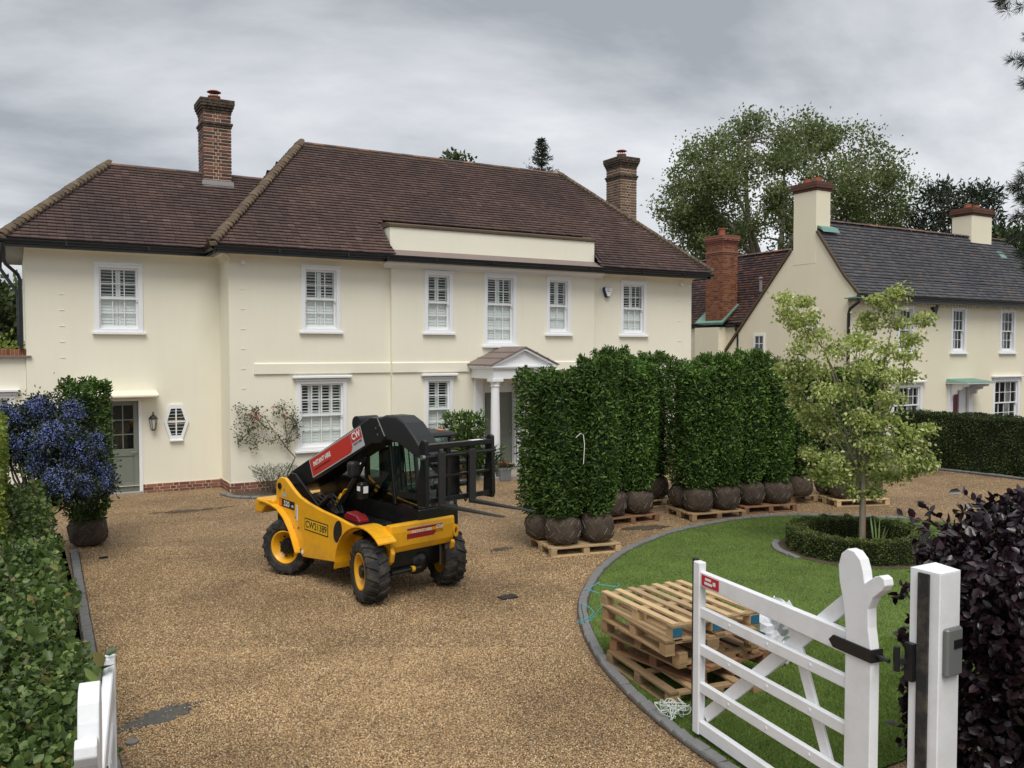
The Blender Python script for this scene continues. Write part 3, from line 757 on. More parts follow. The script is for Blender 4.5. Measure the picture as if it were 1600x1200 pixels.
# cornice, apron flashing, parapet
cn = MB()
cn.prism([(0, 5.22), (-.05, 5.23), (-.06, 5.27), (-.14, 5.31), (-.22, 5.33), (-.25, 5.375), (0, 5.375)], lambda y, z, x: (x, VB + y, z), 7.83, 14.36)
cn.build('bay_cornice', 'white_paint', house)
ap = MB(); ap.hexa([(7.95, 19.42, 5.475), (14.13, 19.42, 5.475), (14.13, 19.90, 5.66), (7.95, 19.90, 5.66), (7.95, 19.42, 5.50), (14.13, 19.42, 5.50), (14.13, 19.90, 5.695), (7.95, 19.90, 5.695)])
ap.build('apron_flashing', 'lead_brown', house)
pp = MB(); pp.prism([(19.86, 5.66), (19.86, 6.24), (20.5, 6.24), (20.5, 5.9)], lambda y, z, x: (x, y, z), 8.03, 14.13)
par = pp.build('parapet', 'render_cream', house, bevel=.012)
ct = MB(); ct.prism([(19.82, 6.243), (19.815, 6.30), (20.1, 6.37), (20.5, 6.37), (20.5, 6.243)], lambda y, z, x: (x, y, z), 8.0, 14.15); ct.build('coping', 'tile_moss', par)
# string course
for a, b_, vv_ in ((4.75, 8.06, VM), (8.06, 10.2, VB), (12.0, 14.13, VB), (14.13, 17.3, VM)):
    MB().prism([(0, 2.66), (-.045, 2.665), (-.045, 2.90), (0, 2.925)], lambda y, z, x, q=vv_: (x, q + y, z), a, b_).build('string_course', 'render_cream', house, bevel=.004)
# windows
sash_window(house, *HL[0], VL, 3, (2, 2), seed=1)
sash_window(house, *HW[0], VM, 3, (2, 2), seed=2); sash_window(house, *HW[1], VM, 4, (2, 2), hood=True, seed=3)
sash_window(house, *HW[2], VM, 3, (2, 2), seed=4); sash_window(house, *HW[3], VM, 4, (2, 2), hood=True, seed=5)
sash_window(house, *HB[0], VB, 2, (2, 2), seed=6); sash_window(house, *HB[1], VB, 3, (2, 3), split=.59, seed=7); sash_window(house, *HB[2], VB, 2, (2, 2), seed=8)
sash_window(house, *HB[3], VB, 2, (2, 2), hood=True, seed=9); sash_window(house, *HB[4], VB, 2, (2, 2), hood=True, seed=10)
# hexagon window
def hexa_pts(s): return [(3.21 + s * x, 1.575 + s * z) for x, z in ((-.145, .40), (.145, .40), (.27, 0), (.135, -.41), (-.135, -.41), (-.26, 0))]
hx = MB(); A, B = hexa_pts(1), hexa_pts(.76)
for i in range(6):
    j = (i + 1) % 6
    P8 = [(A[i][0], A[i][1]), (A[j][0], A[j][1]), (B[j][0], B[j][1]), (B[i][0], B[i][1])]
    hx.prism(P8, lambda x, z, y: (x, y, z), VL - .04, VL + .02)
hw = hx.build('hexagon_window', 'white_paint', house)
MB().box(3.06, 3.36, VL - .08, VL - .005, 1.13, 1.165).build('sill', 'white_paint', hw, bevel=.005)
gb = MB(); gb.box(3.196, 3.224, VL - .03, VL - .008, 1.27, 1.875); gb.box(3.01, 3.195, VL - .029, VL - .009, 1.56, 1.588); gb.box(3.225, 3.41, VL - .029, VL - .009, 1.56, 1.588); gb.build('glazing_bars', 'white_paint', hw)
MB().prism(hexa_pts(.77), lambda x, z, y: (x, y, z), VL - .004, VL - .003).build('backing', 'room_dark', hw)
sl = MB()
for q in range(8):
    zc = 1.30 + q * .075; t = abs(zc - 1.575) / .31; hwid = .205 - .10 * t
    sl.box(3.21 - hwid, 3.21 + hwid, VL - .010, VL - .007, zc - .007, zc + .007)
sl.build('louvred_shutter', 'shutter_white', hw)
o = link('pane', MB().prism(hexa_pts(.765), lambda x, z, y: (x, y, z), VL - .021, VL - .019).mesh('pane', 'window_glass'), hw)
# side door
df = MB(); df.box(DOOR[1] - .04, DOOR[1] + .03, VL - .015, VL + .12, 0, 2.13); df.box(DOOR[0] - .03, DOOR[0] + .04, VL - .015, VL + .12, 0, 2.13); df.box(DOOR[0] + .04, DOOR[1] - .04, VL - .013, VL + .12, 2.08, 2.13)
fr_ = df.build('door_frame', 'white_paint', house)
MB().box(DOOR[0] - .05, DOOR[1] + .04, VL - .12, VL + .12, -.01, .045).build('threshold', 'stone', fr_, bevel=.01)
dd = MB(); a, b_ = DOOR[0] + .045, DOOR[1] - .045; y0, y1 = VL + .045, VL + .09
dd.box(a, a + .10, y0, y1, .05, 2.075); dd.box(b_ - .10, b_, y0, y1, .05, 2.075); dd.box(a + .10, b_ - .10, y0, y1, 1.98, 2.075); dd.box(a + .10, b_ - .10, y0, y1, .05, .25); dd.box(a + .10, b_ - .10, y0, y1, .84, 1.0)
dd.box(a + .10, b_ - .10, y0 + .018, y1, .25, .84)
for i in range(1, 3): x = a + .10 + (b_ - a - .2) * i / 3; dd.box(x - .012, x + .012, y0 + .006, y1, 1.0, 1.98)
for i in range(1, 3): z = 1.0 + .98 * i / 3; dd.box(a + .10, b_ - .10, y0 + .008, y1 - .004, z - .012, z + .012)
door = dd.build('door', 'sage_door', house, bevel=.006)
pw, ph = (b_ - a - .2) / 3, .98 / 3; me = pane_mesh(pw, ph)
for i in range(3):
    for k in range(3):
        o = link('pane', me, door); o.location = (a + .1 + (i + .5) * pw, y0 + .025, 1.0 + (k + .5) * ph)
MB().box(a + .08, b_ - .08, y1 + .25, y1 + .27, 1.0, 2.0).build('dark_room', 'room_dark', door)
MB().tube([(b_ - .05, y0, .93), (b_ - .05, y0 - .05, .93), (b_ - .16, y0 - .05, .93)], .010, 8).build('handle', 'stone', door, smooth=True)
cp = MB(); cp.prism([(0, 2.17), (-.42, 2.17), (-.44, 2.185), (-.44, 2.225), (-.41, 2.25), (-.2, 2.285), (0, 2.31)], lambda y, z, x: (x, VL + y, z), 1.15, 2.80)
cp.build('door_canopy', 'render_cream', house, bevel=.015, seg=2)
# brick plinths (each brick a piece)
def plinth(p0, p1, out, z1, kids=True):
    p0, p1 = np.array(p0), np.array(p1); d = unit(p1 - p0); L = np.linalg.norm(p1 - p0); n = np.array([out[0], out[1]])
    mb = MB(); a, b_ = p0 + n * .028, p1 + n * .028
    mb.quad((p0[0], p0[1], -.05), (p1[0], p1[1], -.05), (p1[0], p1[1], z1), (p0[0], p0[1], z1)); mb.v = []; mb.f = []
    mb.hexa([(p0[0], p0[1], -.1), (p1[0], p1[1], -.1), (b_[0], b_[1], -.1), (a[0], a[1], -.1), (p0[0], p0[1], z1), (p1[0], p1[1], z1), (b_[0], b_[1], z1), (a[0], a[1], z1)])
    core = mb.build('plinth', 'mortar', house)
    nc = int(round(z1 / .072)) + 1; zb = z1 - nc * .072
    st = MB()
    brick_face(core, tuple(a), tuple(d), L, zb, z1, 'brick_red', out, kids, st, proud=.007, course=.072)
    if st.v: o = st.build('brickwork', 'brick_red', core); o['kind'] = 'stuff'
plinth((.24, VL), (DOOR[0] - .03, VL), (0, -1), .19); plinth((DOOR[1] + .03, VL), (4.21, VL), (0, -1), .19); plinth((4.21, VL), (4.21, VM), (-1, 0), .21); plinth((4.21, VM), (8.06, VM), (0, -1), .21)
plinth((8.06, VB), (10.2, VB), (0, -1), .21, False); plinth((12.0, VB), (14.13, VB), (0, -1), .21, False); plinth((14.13, VM), (17.8, VM), (0, -1), .21, False)
# joint slots in the quoins, small fittings
for z in (5.05, 4.75, 4.42, 4.08, 3.74, 3.40, 3.06): MB().box(.93 - .05, .93 + .05, VL - .010, VL + .01, z - .012, z).build('quoin_slot', 'render_cream', house)
for i, z in enumerate((5.06, 4.6, 4.15, 3.7, 3.25, 2.8, 2.35, 1.6, .95)): MB().box(4.47, 4.56, VM - .010, VM + .01, z - .012, z).build('quoin_slot', 'render_cream', house)
for i, z in enumerate((4.7, 4.1, 3.5)): MB().box(17.25, 17.4, VM - .010, VM + .01, z - .012, z).build('quoin_slot', 'render_cream', house)
for x in (4.52, 17.35): MB().lathe([(.05, 0), (.055, .03), (.04, .07), (.02, .09)], 12, (x, VM - .09, 5.18), axis='y').build('security_sensor', 'white_paint', house, smooth=True)
# ---- roof
ZE = 5.50
E1, E2, E3, E4 = (3.78, 19.46, ZE), (18.17, 19.46, ZE), (18.17, 26.15, ZE), (3.78, 26.15, ZE); RL, RR = (6.71, 22.8, 8.65), (14.86, 22.82, 8.66)
LA, LB, LC, LD = (-.18, 20.46, ZE), (3.9, 20.46, ZE), (5.72, 22.75, 7.58), (2.03, 22.75, 7.58)
RS = .949; rz_ = lambda y: ZE + (y - 19.46) * RS
hipx = lambda y, s_: (3.78 + (y - 19.46) * (6.71 - 3.78) / 3.34) if s_ else (18.17 - (y - 19.46) * (18.17 - 14.86) / 3.36)
YB = 20.46; q_ = lambda x, y: (x, y, rz_(y))
dk = MB(); dk.quad(q_(3.78, 19.46), q_(7.99, 19.46), q_(7.99, YB), q_(hipx(YB, 1), YB)); dk.quad(q_(14.11, 19.46), q_(18.17, 19.46), q_(hipx(YB, 0), YB), q_(14.11, YB)); dk.quad(q_(hipx(YB, 1), YB), q_(hipx(YB, 0), YB), RR, RL); dk.quad(E2, E3, RR); dk.quad(E3, E4, RL, RR); dk.quad(E4, E1, RL)
LRB, LRC = (-.18, 25.04, ZE), (4.5, 25.04, ZE)
dk.quad(LA, LB, LC, LD); dk.quad(LRB, LA, LD); dk.quad(LRC, LRB, LD, LC)
roof = dk.build('roof', 'roof_deck', house)
ts = TileSet()
ts.slope(E1, E2, RL, RR, skip=lambda p: 7.98 < p[0] < 14.12 and p[1] < 20.44); ts.slope(E2, E3, RR, RR); ts.slope(E4, E1, RL, RL); ts.slope(LA, LB, LD, LC); ts.slope(LRB, LA, LD, LD); ts.slope(E3, E4, RR, RL, w=.5, g=.3); ts.slope(LRC, LRB, LC, LD, w=.5, g=.3)
ts.build(roof, 'tile_plum')
bm1 = bonnet_mesh(.155, .085, .24, 'tile_moss', 'hip_tile')
tile_line(roof, 'hip_tile', bm1, Vector(E1) + Vector((0, 0, .02)), Vector(RL) + Vector((0, 0, .02)), .135, tilt=.20)
tile_line(roof, 'hip_tile', bm1, Vector(E2) + Vector((0, 0, .02)), Vector(RR) + Vector((0, 0, .02)), .135, tilt=.20)
tile_line(roof, 'hip_tile', bm1, Vector(LA) + Vector((0, 0, .02)), Vector(LD) + Vector((0, 0, .02)), .135, tilt=.20)
for a_, b2 in ((E1, RL), (E2, RR), (LA, LD)): MB().beam(Vector(a_) + Vector((0, 0, .01)), Vector(b2) + Vector((0, 0, .01)), .15, .10).build('hip_bedding', 'mortar_dark', roof)
rm1 = bonnet_mesh(.12, .12, .315, 'tile_rust', 'ridge_tile')
MB().beam(Vector(RL) + Vector((0, 0, -.03)), Vector(RR) + Vector((0, 0, -.03)), .16, .12).build('ridge_bedding', 'mortar_dark', roof); MB().beam(Vector(LD) + Vector((0, 0, -.03)), Vector(LC) + Vector((0, 0, -.03)), .16, .12).build('ridge_bedding', 'mortar_dark', roof)
tile_line(roof, 'ridge_tile', rm1, Vector(RL) + Vector((-.1, 0, .0)), Vector(RR) + Vector((.1, 0, .0)), .31, jit=.004)
tile_line(roof, 'ridge_tile', rm1, Vector(LD) + Vector((-.1, 0, .0)), Vector(LC), .31, jit=.004)
ch = chimney(house, 4.17, 4.83, 22.42, 23.1, 6.95, 9.42, 'brick_brown', 'mortar', True)
MB().hexa([(4.10, 22.36, 7.10), (4.90, 22.36, 7.10), (4.90, 22.5, 7.18), (4.10, 22.5, 7.18), (4.13, 22.385, 7.42), (4.87, 22.385, 7.42), (4.87, 22.5, 7.42), (4.13, 22.5, 7.42)]).build('flashing', 'lead_grey', ch)
chimney(house, 16.79, 17.43, 22.2, 22.95, 6.2, 9.36, 'brick_old', 'mortar', False)
# ---- porch
pr_ = MB()
PU0, PU1, PV = 10.14, 12.07, 18.56; PC = (PU0 + PU1) / 2
pr_.box(PU0 + .10, PU1 - .10, PV + .08, VB - .002, 2.50, 2.74); pr_.box(PU0 + .04, PU1 - .04, PV + .03, VB - .003, 2.74, 2.78); pr_.box(PU0, PU1, PV, VB - .004, 2.781, 2.83)
pr_.prism([(PU0 + .08, 2.83), (PU1 - .08, 2.83), (PC, 3.20)], lambda x, z, y: (x, y, z), PV + .10, VB - .005)
for s in (-1, 1):   # raking mouldings
    x0 = PC + s * (PU1 - PU0) / 2
    pr_.hexa([(x0, PV, 2.835), (x0 - s * .12, PV, 2.835), (x0 - s * .12, PV + .1, 2.835), (x0, PV + .1, 2.835), (PC, PV, 3.27), (PC, PV, 3.21), (PC, PV + .1, 3.21), (PC, PV + .1, 3.27)])
porch = pr_.build('porch', 'white_paint', house, bevel=.006)
for s in (-1, 1):
    x0 = PC + s * ((PU1 - PU0) / 2 + .03)
    pl = MB(); pl.hexa([(x0, PV - .03, 2.835), (PC, PV - .03, 3.28), (PC, VB - .006, 3.28), (x0, VB - .006, 2.835), (x0, PV - .03, 2.865), (PC, PV - .03, 3.31), (PC, VB - .006, 3.31), (x0, VB - .006, 2.865)]); pl.build('porch_roof', 'lead_brown', porch)
    for k in range(1, 3):
        q = k / 3; xx, zz_ = x0 + (PC - x0) * q, 2.865 + .445 * q
        MB().beam((xx, PV - .03, zz_ + .006), (xx, VB - .01, zz_ + .006), .03, .02).build('lead_roll', 'lead_brown', porch)
for x in (10.35, 11.86):
    c_ = MB().lathe([(.15, .10), (.15, .16), (.135, .18), (.14, .21), (.118, .23), (.122, .8), (.118, 1.4), (.10, 2.30), (.12, 2.32), (.12, 2.345), (.105, 2.36), (.105, 2.38), (.135, 2.42), (.135, 2.44)], 20, (x, 18.76, 0)).build('column', 'white_paint', porch, smooth=True)
    MB().box(x - .15, x + .15, 18.61, 18.91, 2.44, 2.50).build('abacus', 'white_paint', c_)
for x in (10.33, 11.60): MB().box(x, x + .26, VB - .05, VB + .02, .12, 2.499).build('pilaster', 'white_paint', porch, bevel=.01)
pd = MB(); a, b_ = PD[0] + .03, PD[1] - .03; y0 = VB + .16
pd.box(a, b_, y0, y0 + .04, .13, 2.10)
for (x0, x1) in ((a + .10, (a + b_) / 2 - .05), ((a + b_) / 2 + .05, b_ - .10)):
    for (q0, q1) in ((.28, .78), (.93, 1.45), (1.58, 1.98)):
        pd.box(x0, x1, y0 - .012, y0, q0, q1)
fd = pd.build('front_door', 'sage_door', porch, bevel=.008)
MB().box(a - .08, b_ + .08, y0 - .02, y0 + .06, 2.10, 2.36).build('fanlight_frame', 'white_paint', fd)
MB().lathe([(.02, 0), (.028, .02), (.02, .04)], 10, (b_ - .09, y0 - .05, 1.05), axis='y').build('door_knob', 'stone', fd, smooth=True)
MB().box(PD[0] - .02, PD[0] + .025, VB, y0, .12, 2.35).build('door_jamb', 'white_paint', fd); MB().box(PD[1] - .025, PD[1] + .02, VB, y0, .12, 2.35).build('door_jamb', 'white_paint', fd)
MB().box(9.95, 12.25, 18.45, VB - .002, -.03, .10).build('porch_step', 'stone', porch, bevel=.015)

# ---- low side extension at the far left
ext = empty('side_extension', (-1, 21, 0), world_built=True); tag(ext, 'low cream side building with a red brick coping at far left', 'building')
wm = MB(); HX = (-.55, .02, 1.1, 2.30); wallpanel(wm, -2.5, .235, .17, 3.06, VL + .05, [ins(HX)]); wm.quad((-2.5, 24, 0), (-2.5, VL + .05, 0), (-2.5, VL + .05, 3.06), (-2.5, 24, 3.06))
wm.quad((-2.5, VL + .05, 3.06), (.235, VL + .05, 3.06), (.235, 24, 3.06), (-2.5, 24, 3.06))
ew = wm.build('wall', 'render_cream', ext)
MB().box(-2.5, .34, VL - .06, VL + .30, 3.062, 3.10).build('coping_slab', 'lead_brown', ew)
cpn = MB().box(-2.5, .25, VL + .01, VL + .22, 3.101, 3.235).build('coping', 'mortar', ew)
for i in range(36):
    o = link('brick', brick_piece(.065, 'brick_orange', .235), cpn); o.location = (.215 - i * .0755, VL + .115, 3.175); o.scale = (1, 1, 2.2)
sash_window(ext, *HX, VL + .05, 2, (2, 2), hood=True, seed=12)
MB().box(-2.5, .235, VL + .018, VL + .048, -.1, .19).build('plinth', 'brick_red', ew)

# ================================================================ the neighbouring house
nb = empty('house', (27, 20, 0), world_built=True); tag(nb, 'smaller cream house on the right with dark tiled roof and rendered chimneys', 'house')
VN, UN = 18.0, 22.4
wm = MB()
NW = [(24.78, 25.62, 3.14, 4.66), (27.60, 28.46, 3.14, 4.70), (30.45, 31.40, 3.14, 4.70), (24.55, 26.1, .75, 2.12), (30.1, 31.75, .5, 2.22)]
ND = (27.72, 28.62, .0, 1.98)
wallpanel(wm, UN, 38, .0, 4.85, VN, [ins(h) for h in NW] + [(ND[0], ND[1], 0, ND[3])])
# gable end with its two windows
GW = [(21.40, 21.92, 3.12, 3.78), (19.12, 19.60, 3.60, 4.55)]
gp = [(18.0, 0), (23.6, 0), (23.6, 2.78), (20.25, 6.49), (19.5, 7.32), (18.6, 6.2), (18.14, 5.52), (17.78, 5.02), (17.6, 4.86), (18.0, 4.85)]
wm.add([(UN, y, z) for y, z in gp], [tuple(range(len(gp)))])
wm.quad((38, VN, 0), (38, 23.6, 0), (38, 23.6, 2.8), (38, 19.5, 7.3), (38, VN, 4.85))
wm.build('wall', 'render_neighbour', nb)
for i, h in enumerate(NW[:3]): sash_window(nb, *h, VN, 3, (2, 2), shutter=False, fw=.11, seed=20 + i, curtain=.28)
for i, h in enumerate(NW[3:]): sash_window(nb, *h, VN, 4 if i else 5, (2, 2), shutter=False, fw=.11, hood=True, seed=30 + i, curtain=.22)
def side_window(house, v0, v1, z0, z1, u, cols, rows):
    f = MB(); fw = .075
    f.box(u - .03, u + .05, v0, v0 + fw, z0, z1); f.box(u - .03, u + .05, v1 - fw, v1, z0, z1); f.box(u - .03, u + .05, v0 + fw, v1 - fw, z1 - fw, z1); f.box(u - .03, u + .05, v0 + fw, v1 - fw, z0, z0 + fw)
    a, b_, c_, d = v0 + fw, v1 - fw, z0 + fw, z1 - fw
    for i in range(1, cols): y = a + (b_ - a) * i / cols; f.box(u - .02, u + .01, y - .012, y + .012, c_, d)
    for i in range(1, rows): z = c_ + (d - c_) * i / rows; f.box(u - .019, u + .009, a, b_, z - .012, z + .012)
    w_ = f.build('window', 'white_paint', house)
    MB().box(u - .09, u, v0 - .05, v1 + .05, z0 - .05, z0 - .002).build('sill', 'white_paint', w_)
    MB().quad((u - .006, a, c_), (u - .006, b_, c_), (u - .006, b_, d), (u - .006, a, d)).build('backing', 'curtain_grey', w_)
    me = MB().add([(0, -(b_ - a) / cols / 2, -(d - c_) / rows / 2), (0, (b_ - a) / cols / 2, -(d - c_) / rows / 2), (0, (b_ - a) / cols / 2, (d - c_) / rows / 2), (0, -(b_ - a) / cols / 2, (d - c_) / rows / 2)], [(0, 1, 2, 3)]).mesh('pane', 'window_glass')
    for i in range(cols):
        for k in range(rows):
            o = link('pane', me, w_); o.location = (u - .013, a + (i + .5) * (b_ - a) / cols, c_ + (k + .5) * (d - c_) / rows)
pmat('curtain_grey', (.10, .11, .12), .9, .3, 9)
side_window(nb, *GW[0], UN, 2, 2); side_window(nb, *GW[1], UN, 2, 3)
nd = MB().box(ND[0] + .02, ND[0] + .50, VN + .10, VN + .14, 0, 1.95)
for z0_, z1_ in ((.2, .8), (.95, 1.75)): nd.box(ND[0] + .08, ND[0] + .44, VN + .085, VN + .10, z0_, z1_)
dr = nd.build('front_door', 'red_door', nb, bevel=.006)
MB().box(ND[0] + .5, ND[1] - .02, VN + .05, VN + .14, 0, 1.97).build('side_panel', 'white_paint', dr)
df = MB(); df.box(ND[0] - .22, ND[0] - .001, VN - .06, VN + .05, 0, 1.95); df.box(ND[1] + .001, ND[1] + .22, VN - .06, VN + .05, 0, 1.95); df.box(ND[0] - .22, ND[1] + .22, VN - .059, VN + .049, 1.951, 2.07); df.build('door_surround', 'white_paint', dr, bevel=.01)
for x in (ND[0] - .15, ND[1] + .05):
    MB().prism([(0, 2.08), (-.62, 2.08), (-.60, 2.0), (-.42, 1.98), (-.40, 1.90), (-.22, 1.86), (-.20, 1.74), (-.06, 1.70), (0, 1.5)], lambda y, z, xx: (xx, VN - .06 + y, z), x, x + .10).build('bracket', 'white_paint', dr, bevel=.008)
MB().box(ND[0] - .35, ND[1] + .35, VN - .78, VN - .002, 2.085, 2.13).build('canopy', 'white_paint', dr, bevel=.01)
MB().hexa([(ND[0] - .36, VN - .79, 2.133), (ND[1] + .36, VN - .79, 2.133), (ND[1] + .36, VN - .001, 2.133), (ND[0] - .36, VN - .001, 2.133), (ND[0] - .3, VN - .7, 2.16), (ND[1] + .3, VN - .7, 2.16), (ND[1] + .3, VN - .001, 2.25), (ND[0] - .3, VN - .001, 2.25)]).build('canopy_roof', 'copper_green', dr)
# roofs
Ne0, Ne1, Nr0, Nr1 = (22.41, 17.58, 4.92), (38.2, 17.58, 4.92), (22.41, 19.5, 7.40), (33.0, 19.5, 7.40)
Nk0, Nk1 = (22.41, 18.1, 5.50), (37.5, 18.1, 5.50)
dk = MB(); dk.quad(Ne0, Ne1, Nk1, Nk0); dk.quad(Nk0, Nk1, Nr1, Nr0); dk.quad((22.41, 23.65, 2.82), (22.41, 19.5, 7.40), Nr1, (38, 23.65, 2.82)); dk.quad(Ne1, (38.2, 23.65, 2.82), Nr1, Nk1)
nroof = dk.build('roof', 'roof_deck', nb)
ts = TileSet(); ts.slope(Ne0, Ne1, Nk0, Nk1, w=.19, g=.135, maxj=.012); ts.slope(Nk0, Nk1, Nr0, Nr1, w=.19, g=.135, maxj=.012); ts.build(nroof, 'tile_slate')
tile_line(nroof, 'ridge_tile', bonnet_mesh(.12, .12, .40, 'tile_rust', 'ridge_tile'), Vector(Nr0) + Vector((.6, 0, 0)), Vector(Nr1), .41, jit=.004)
bg = MB()   # barge tiles along both rakes
for pa, pb in (((17.58, 4.93), (18.12, 5.51)), ((18.12, 5.51), (19.22, 7.03)), ((20.28, 6.53), (23.66, 2.80))):
    bg.beam((UN - .02, pa[0], pa[1]), (UN - .02, pb[0], pb[1]), .09, .075, up=(0, 1, 1))
bg.build('barge_edge', 'tile_moss', nroof)
ng = MB(); gutter_run(ng, (22.3, 17.55), (38.2, 17.55), z=4.85); ng.build('gutter', 'black_gutter', nb)
MB().box(UN - .02, 38, 17.62, VN - .002, 4.74, 4.79).build('soffit', 'lead_grey', nb)
dn = MB()
for i in range(90): dn.box(UN + .1 + i * .16, UN + .17 + i * .16, VN - .12, VN - .003, 4.66, 4.739)
dn.build('dentil_cornice', 'render_neighbour', nb)
MB().box(22.2, 22.6, 17.5, 18.0, 4.80, 4.83).build('corner_flashing', 'copper_green', nb)
MB().tube([(22.33, 17.55, 4.85), (22.33, 17.55, 4.7), (22.3, 17.85, 4.5), (22.3, 17.9, 4.35), (22.3, 17.9, .2)], .05, 8).build('downpipe', 'black_gutter', nb, smooth=True)
MB().prism([(0, .16), (.10, .17), (.13, .08), (.03, -.15), (-.03, -.15), (-.12, .08)], lambda x, z, y: (26.6 + x, y, 4.55 + z), VN - .12, VN - .003).build('alarm_box', 'iron_black', nb)
# gable chimney, rendered, with brick head
pmat('brick_dark', (.10, .045, .03), .9, .4, 12, .4, 50)
def rendered_chimney(u0, u1, v0, v1, z0, z1, pots):
    c_ = MB().box(u0, u1, v0, v1, z0, z1).build('chimney', 'render_neighbour', nb, bevel=.02)
    h_ = MB()
    for k, e in enumerate((.03, .07, .07, .03)): h_.box(u0 - e, u1 + e, v0 - e, v1 + e, z1 + .002 + k * .072, z1 + .07 + k * .072)
    h_.build('brick_head', 'brick_dark', c_, bevel=.006)
    for (x, y) in pots: MB().lathe([(.14, z1 + .28), (.13, z1 + .36), (.12, z1 + .46), (.135, z1 + .48), (.1, z1 + .48)], 14, (x, y, 0)).build('chimney_pot', 'terracotta', c_, smooth=True)
    return c_
c_ = rendered_chimney(UN - .006, 23.05, 19.26, 20.22, 6.0, 8.36, ((22.75, 19.55), (22.75, 19.95)))
MB().hexa([(22.42, 19.0, 7.0), (23.2, 19.0, 7.0), (23.2, 19.3, 7.2), (22.42, 19.3, 7.2), (22.42, 19.1, 7.16), (23.2, 19.1, 7.16), (23.2, 19.3, 7.24), (22.42, 19.3, 7.24)]).build('flashing', 'copper_green', c_)
c_ = rendered_chimney(30.75, 32.0, 19.3, 20.1, 6.6, 8.22, ((31.1, 19.7), (31.6, 19.7)))
MB().hexa([(32.0, 18.9, 6.6), (32.35, 18.9, 6.6), (32.35, 19.6, 7.4), (32.0, 19.6, 7.4), (32.0, 18.9, 6.68), (32.35, 18.9, 6.68), (32.35, 19.6, 7.48), (32.0, 19.6, 7.48)]).build('flashing', 'copper_green', c_)
# rear wing with the tall brick stack
wm = MB(); wm.quad((22.45, 32, 0), (22.45, 22.0, 0), (22.45, 22.0, 4.25), (22.45, 32, 4.25)); wm.quad((22.45, 22.5, 0), (26, 22.5, 0), (26, 22.5, 4.2), (22.45, 22.5, 4.2)); wm.box(22.05, 22.448, 23.3, 24.55, 0, 4.05); wm.build('wall', 'render_neighbour', nb)
Wa, Wb, Wc, Wd = (22.43, 32, 4.18), (22.43, 22.44, 4.18), (24.2, 20.2, 6.78), (24.2, 32, 6.78)
rr = MB().quad(Wa, Wb, Wc, Wd).quad((26.2, 21.6, 4.18), (26.2, 32, 4.18), Wd, Wc).build('roof', 'roof_deck', nb)
ts = TileSet(); ts.slope(Wa, Wb, Wd, Wc); ts.build(rr, 'tile_rust')
tile_line(rr, 'ridge_tile', bonnet_mesh(.12, .12, .40, 'tile_rust', 'ridge_tile'), Wd, Wc, .41, jit=.004)
ng = MB(); gutter_run(ng, (22.40, 32), (22.40, 22.5), z=4.12); ng.tube([(22.36, 22.75, 4.1), (22.36, 22.75, 3.95), (22.41, 22.7, 3.8), (22.41, 22.7, .2)], .045, 8); ng.build('gutter', 'black_gutter', nb)
st = chimney(nb, 22.12, 22.85, 23.2, 24.05, 4.3, 7.35, 'brick_orange', 'mortar_dark', False, pot=1, capmat='brick_red', corb=.05, course=.078)
MB().hexa([(22.05, 23.12, 4.14), (22.86, 23.12, 4.82), (22.86, 24.1, 4.82), (22.05, 24.1, 4.14), (22.03, 23.10, 4.22), (22.86, 23.10, 4.90), (22.86, 24.55, 4.90), (22.03, 24.55, 4.22)]).build('flashing', 'copper_green', st)
MB().tube([(23.1, 22.3, 5.3), (23.1, 22.3, 5.75)], .06, 8).lathe([(.09, 5.75), (.1, 5.8), (.03, 5.83)], 8, (23.1, 22.3, 0)).build('roof_vent', 'lead_grey', rr, smooth=True)
# ================================================================ TELEHANDLER
pmat('yellow_paint', (.82, .40, .008), .36, .06, 2.5, .03, 12, coat=.25, dirt=((.36, .20, .05), .5, 4))
pmat('black_paint', (.007, .0075, .008), .30, .25, 6, .05, 40, dirt=((.035, .032, .03), .4, 7))
pmat('grey_black', (.012, .0125, .013), .42, .2, 6, .08, 80)
pmat('rubber', (.017, .017, .018), .82, .3, 8, .25, 60, dirt=((.14, .11, .075), .65, 7))
pmat('steel', (.35, .35, .35), .35, .15, 8, metal=.9)
pmat('decal_red', (.50, .035, .022), .4, .06); pmat('decal_dark_red', (.33, .012, .02), .4, .06)
pmat('decal_grey', (.42, .42, .43), .45, .05); pmat('decal_white', (.80, .80, .80), .45, .03); pmat('decal_black', (.012, .012, .012), .5, .1)
pmat('decal_yellow', (.75, .44, .015), .45, .05); pmat('decal_orange', (.75, .17, .01), .45, .05)
pmat('dark_rust', (.018, .017, .016), .55, .35, 12, .15, 60)
pmat('lens', (.75, .75, .72), .1, .03, coat=.5)
pmat('box_red', (.20, .008, .012), .45, .1)
tele = empty('telehandler', (4.49, 10.50, 0), R(-76))
tag(tele, 'compact yellow and black telehandler with pallet forks parked on the gravel', 'telehandler')
T = tele
XZ = lambda x, z, y: (x, y, z)
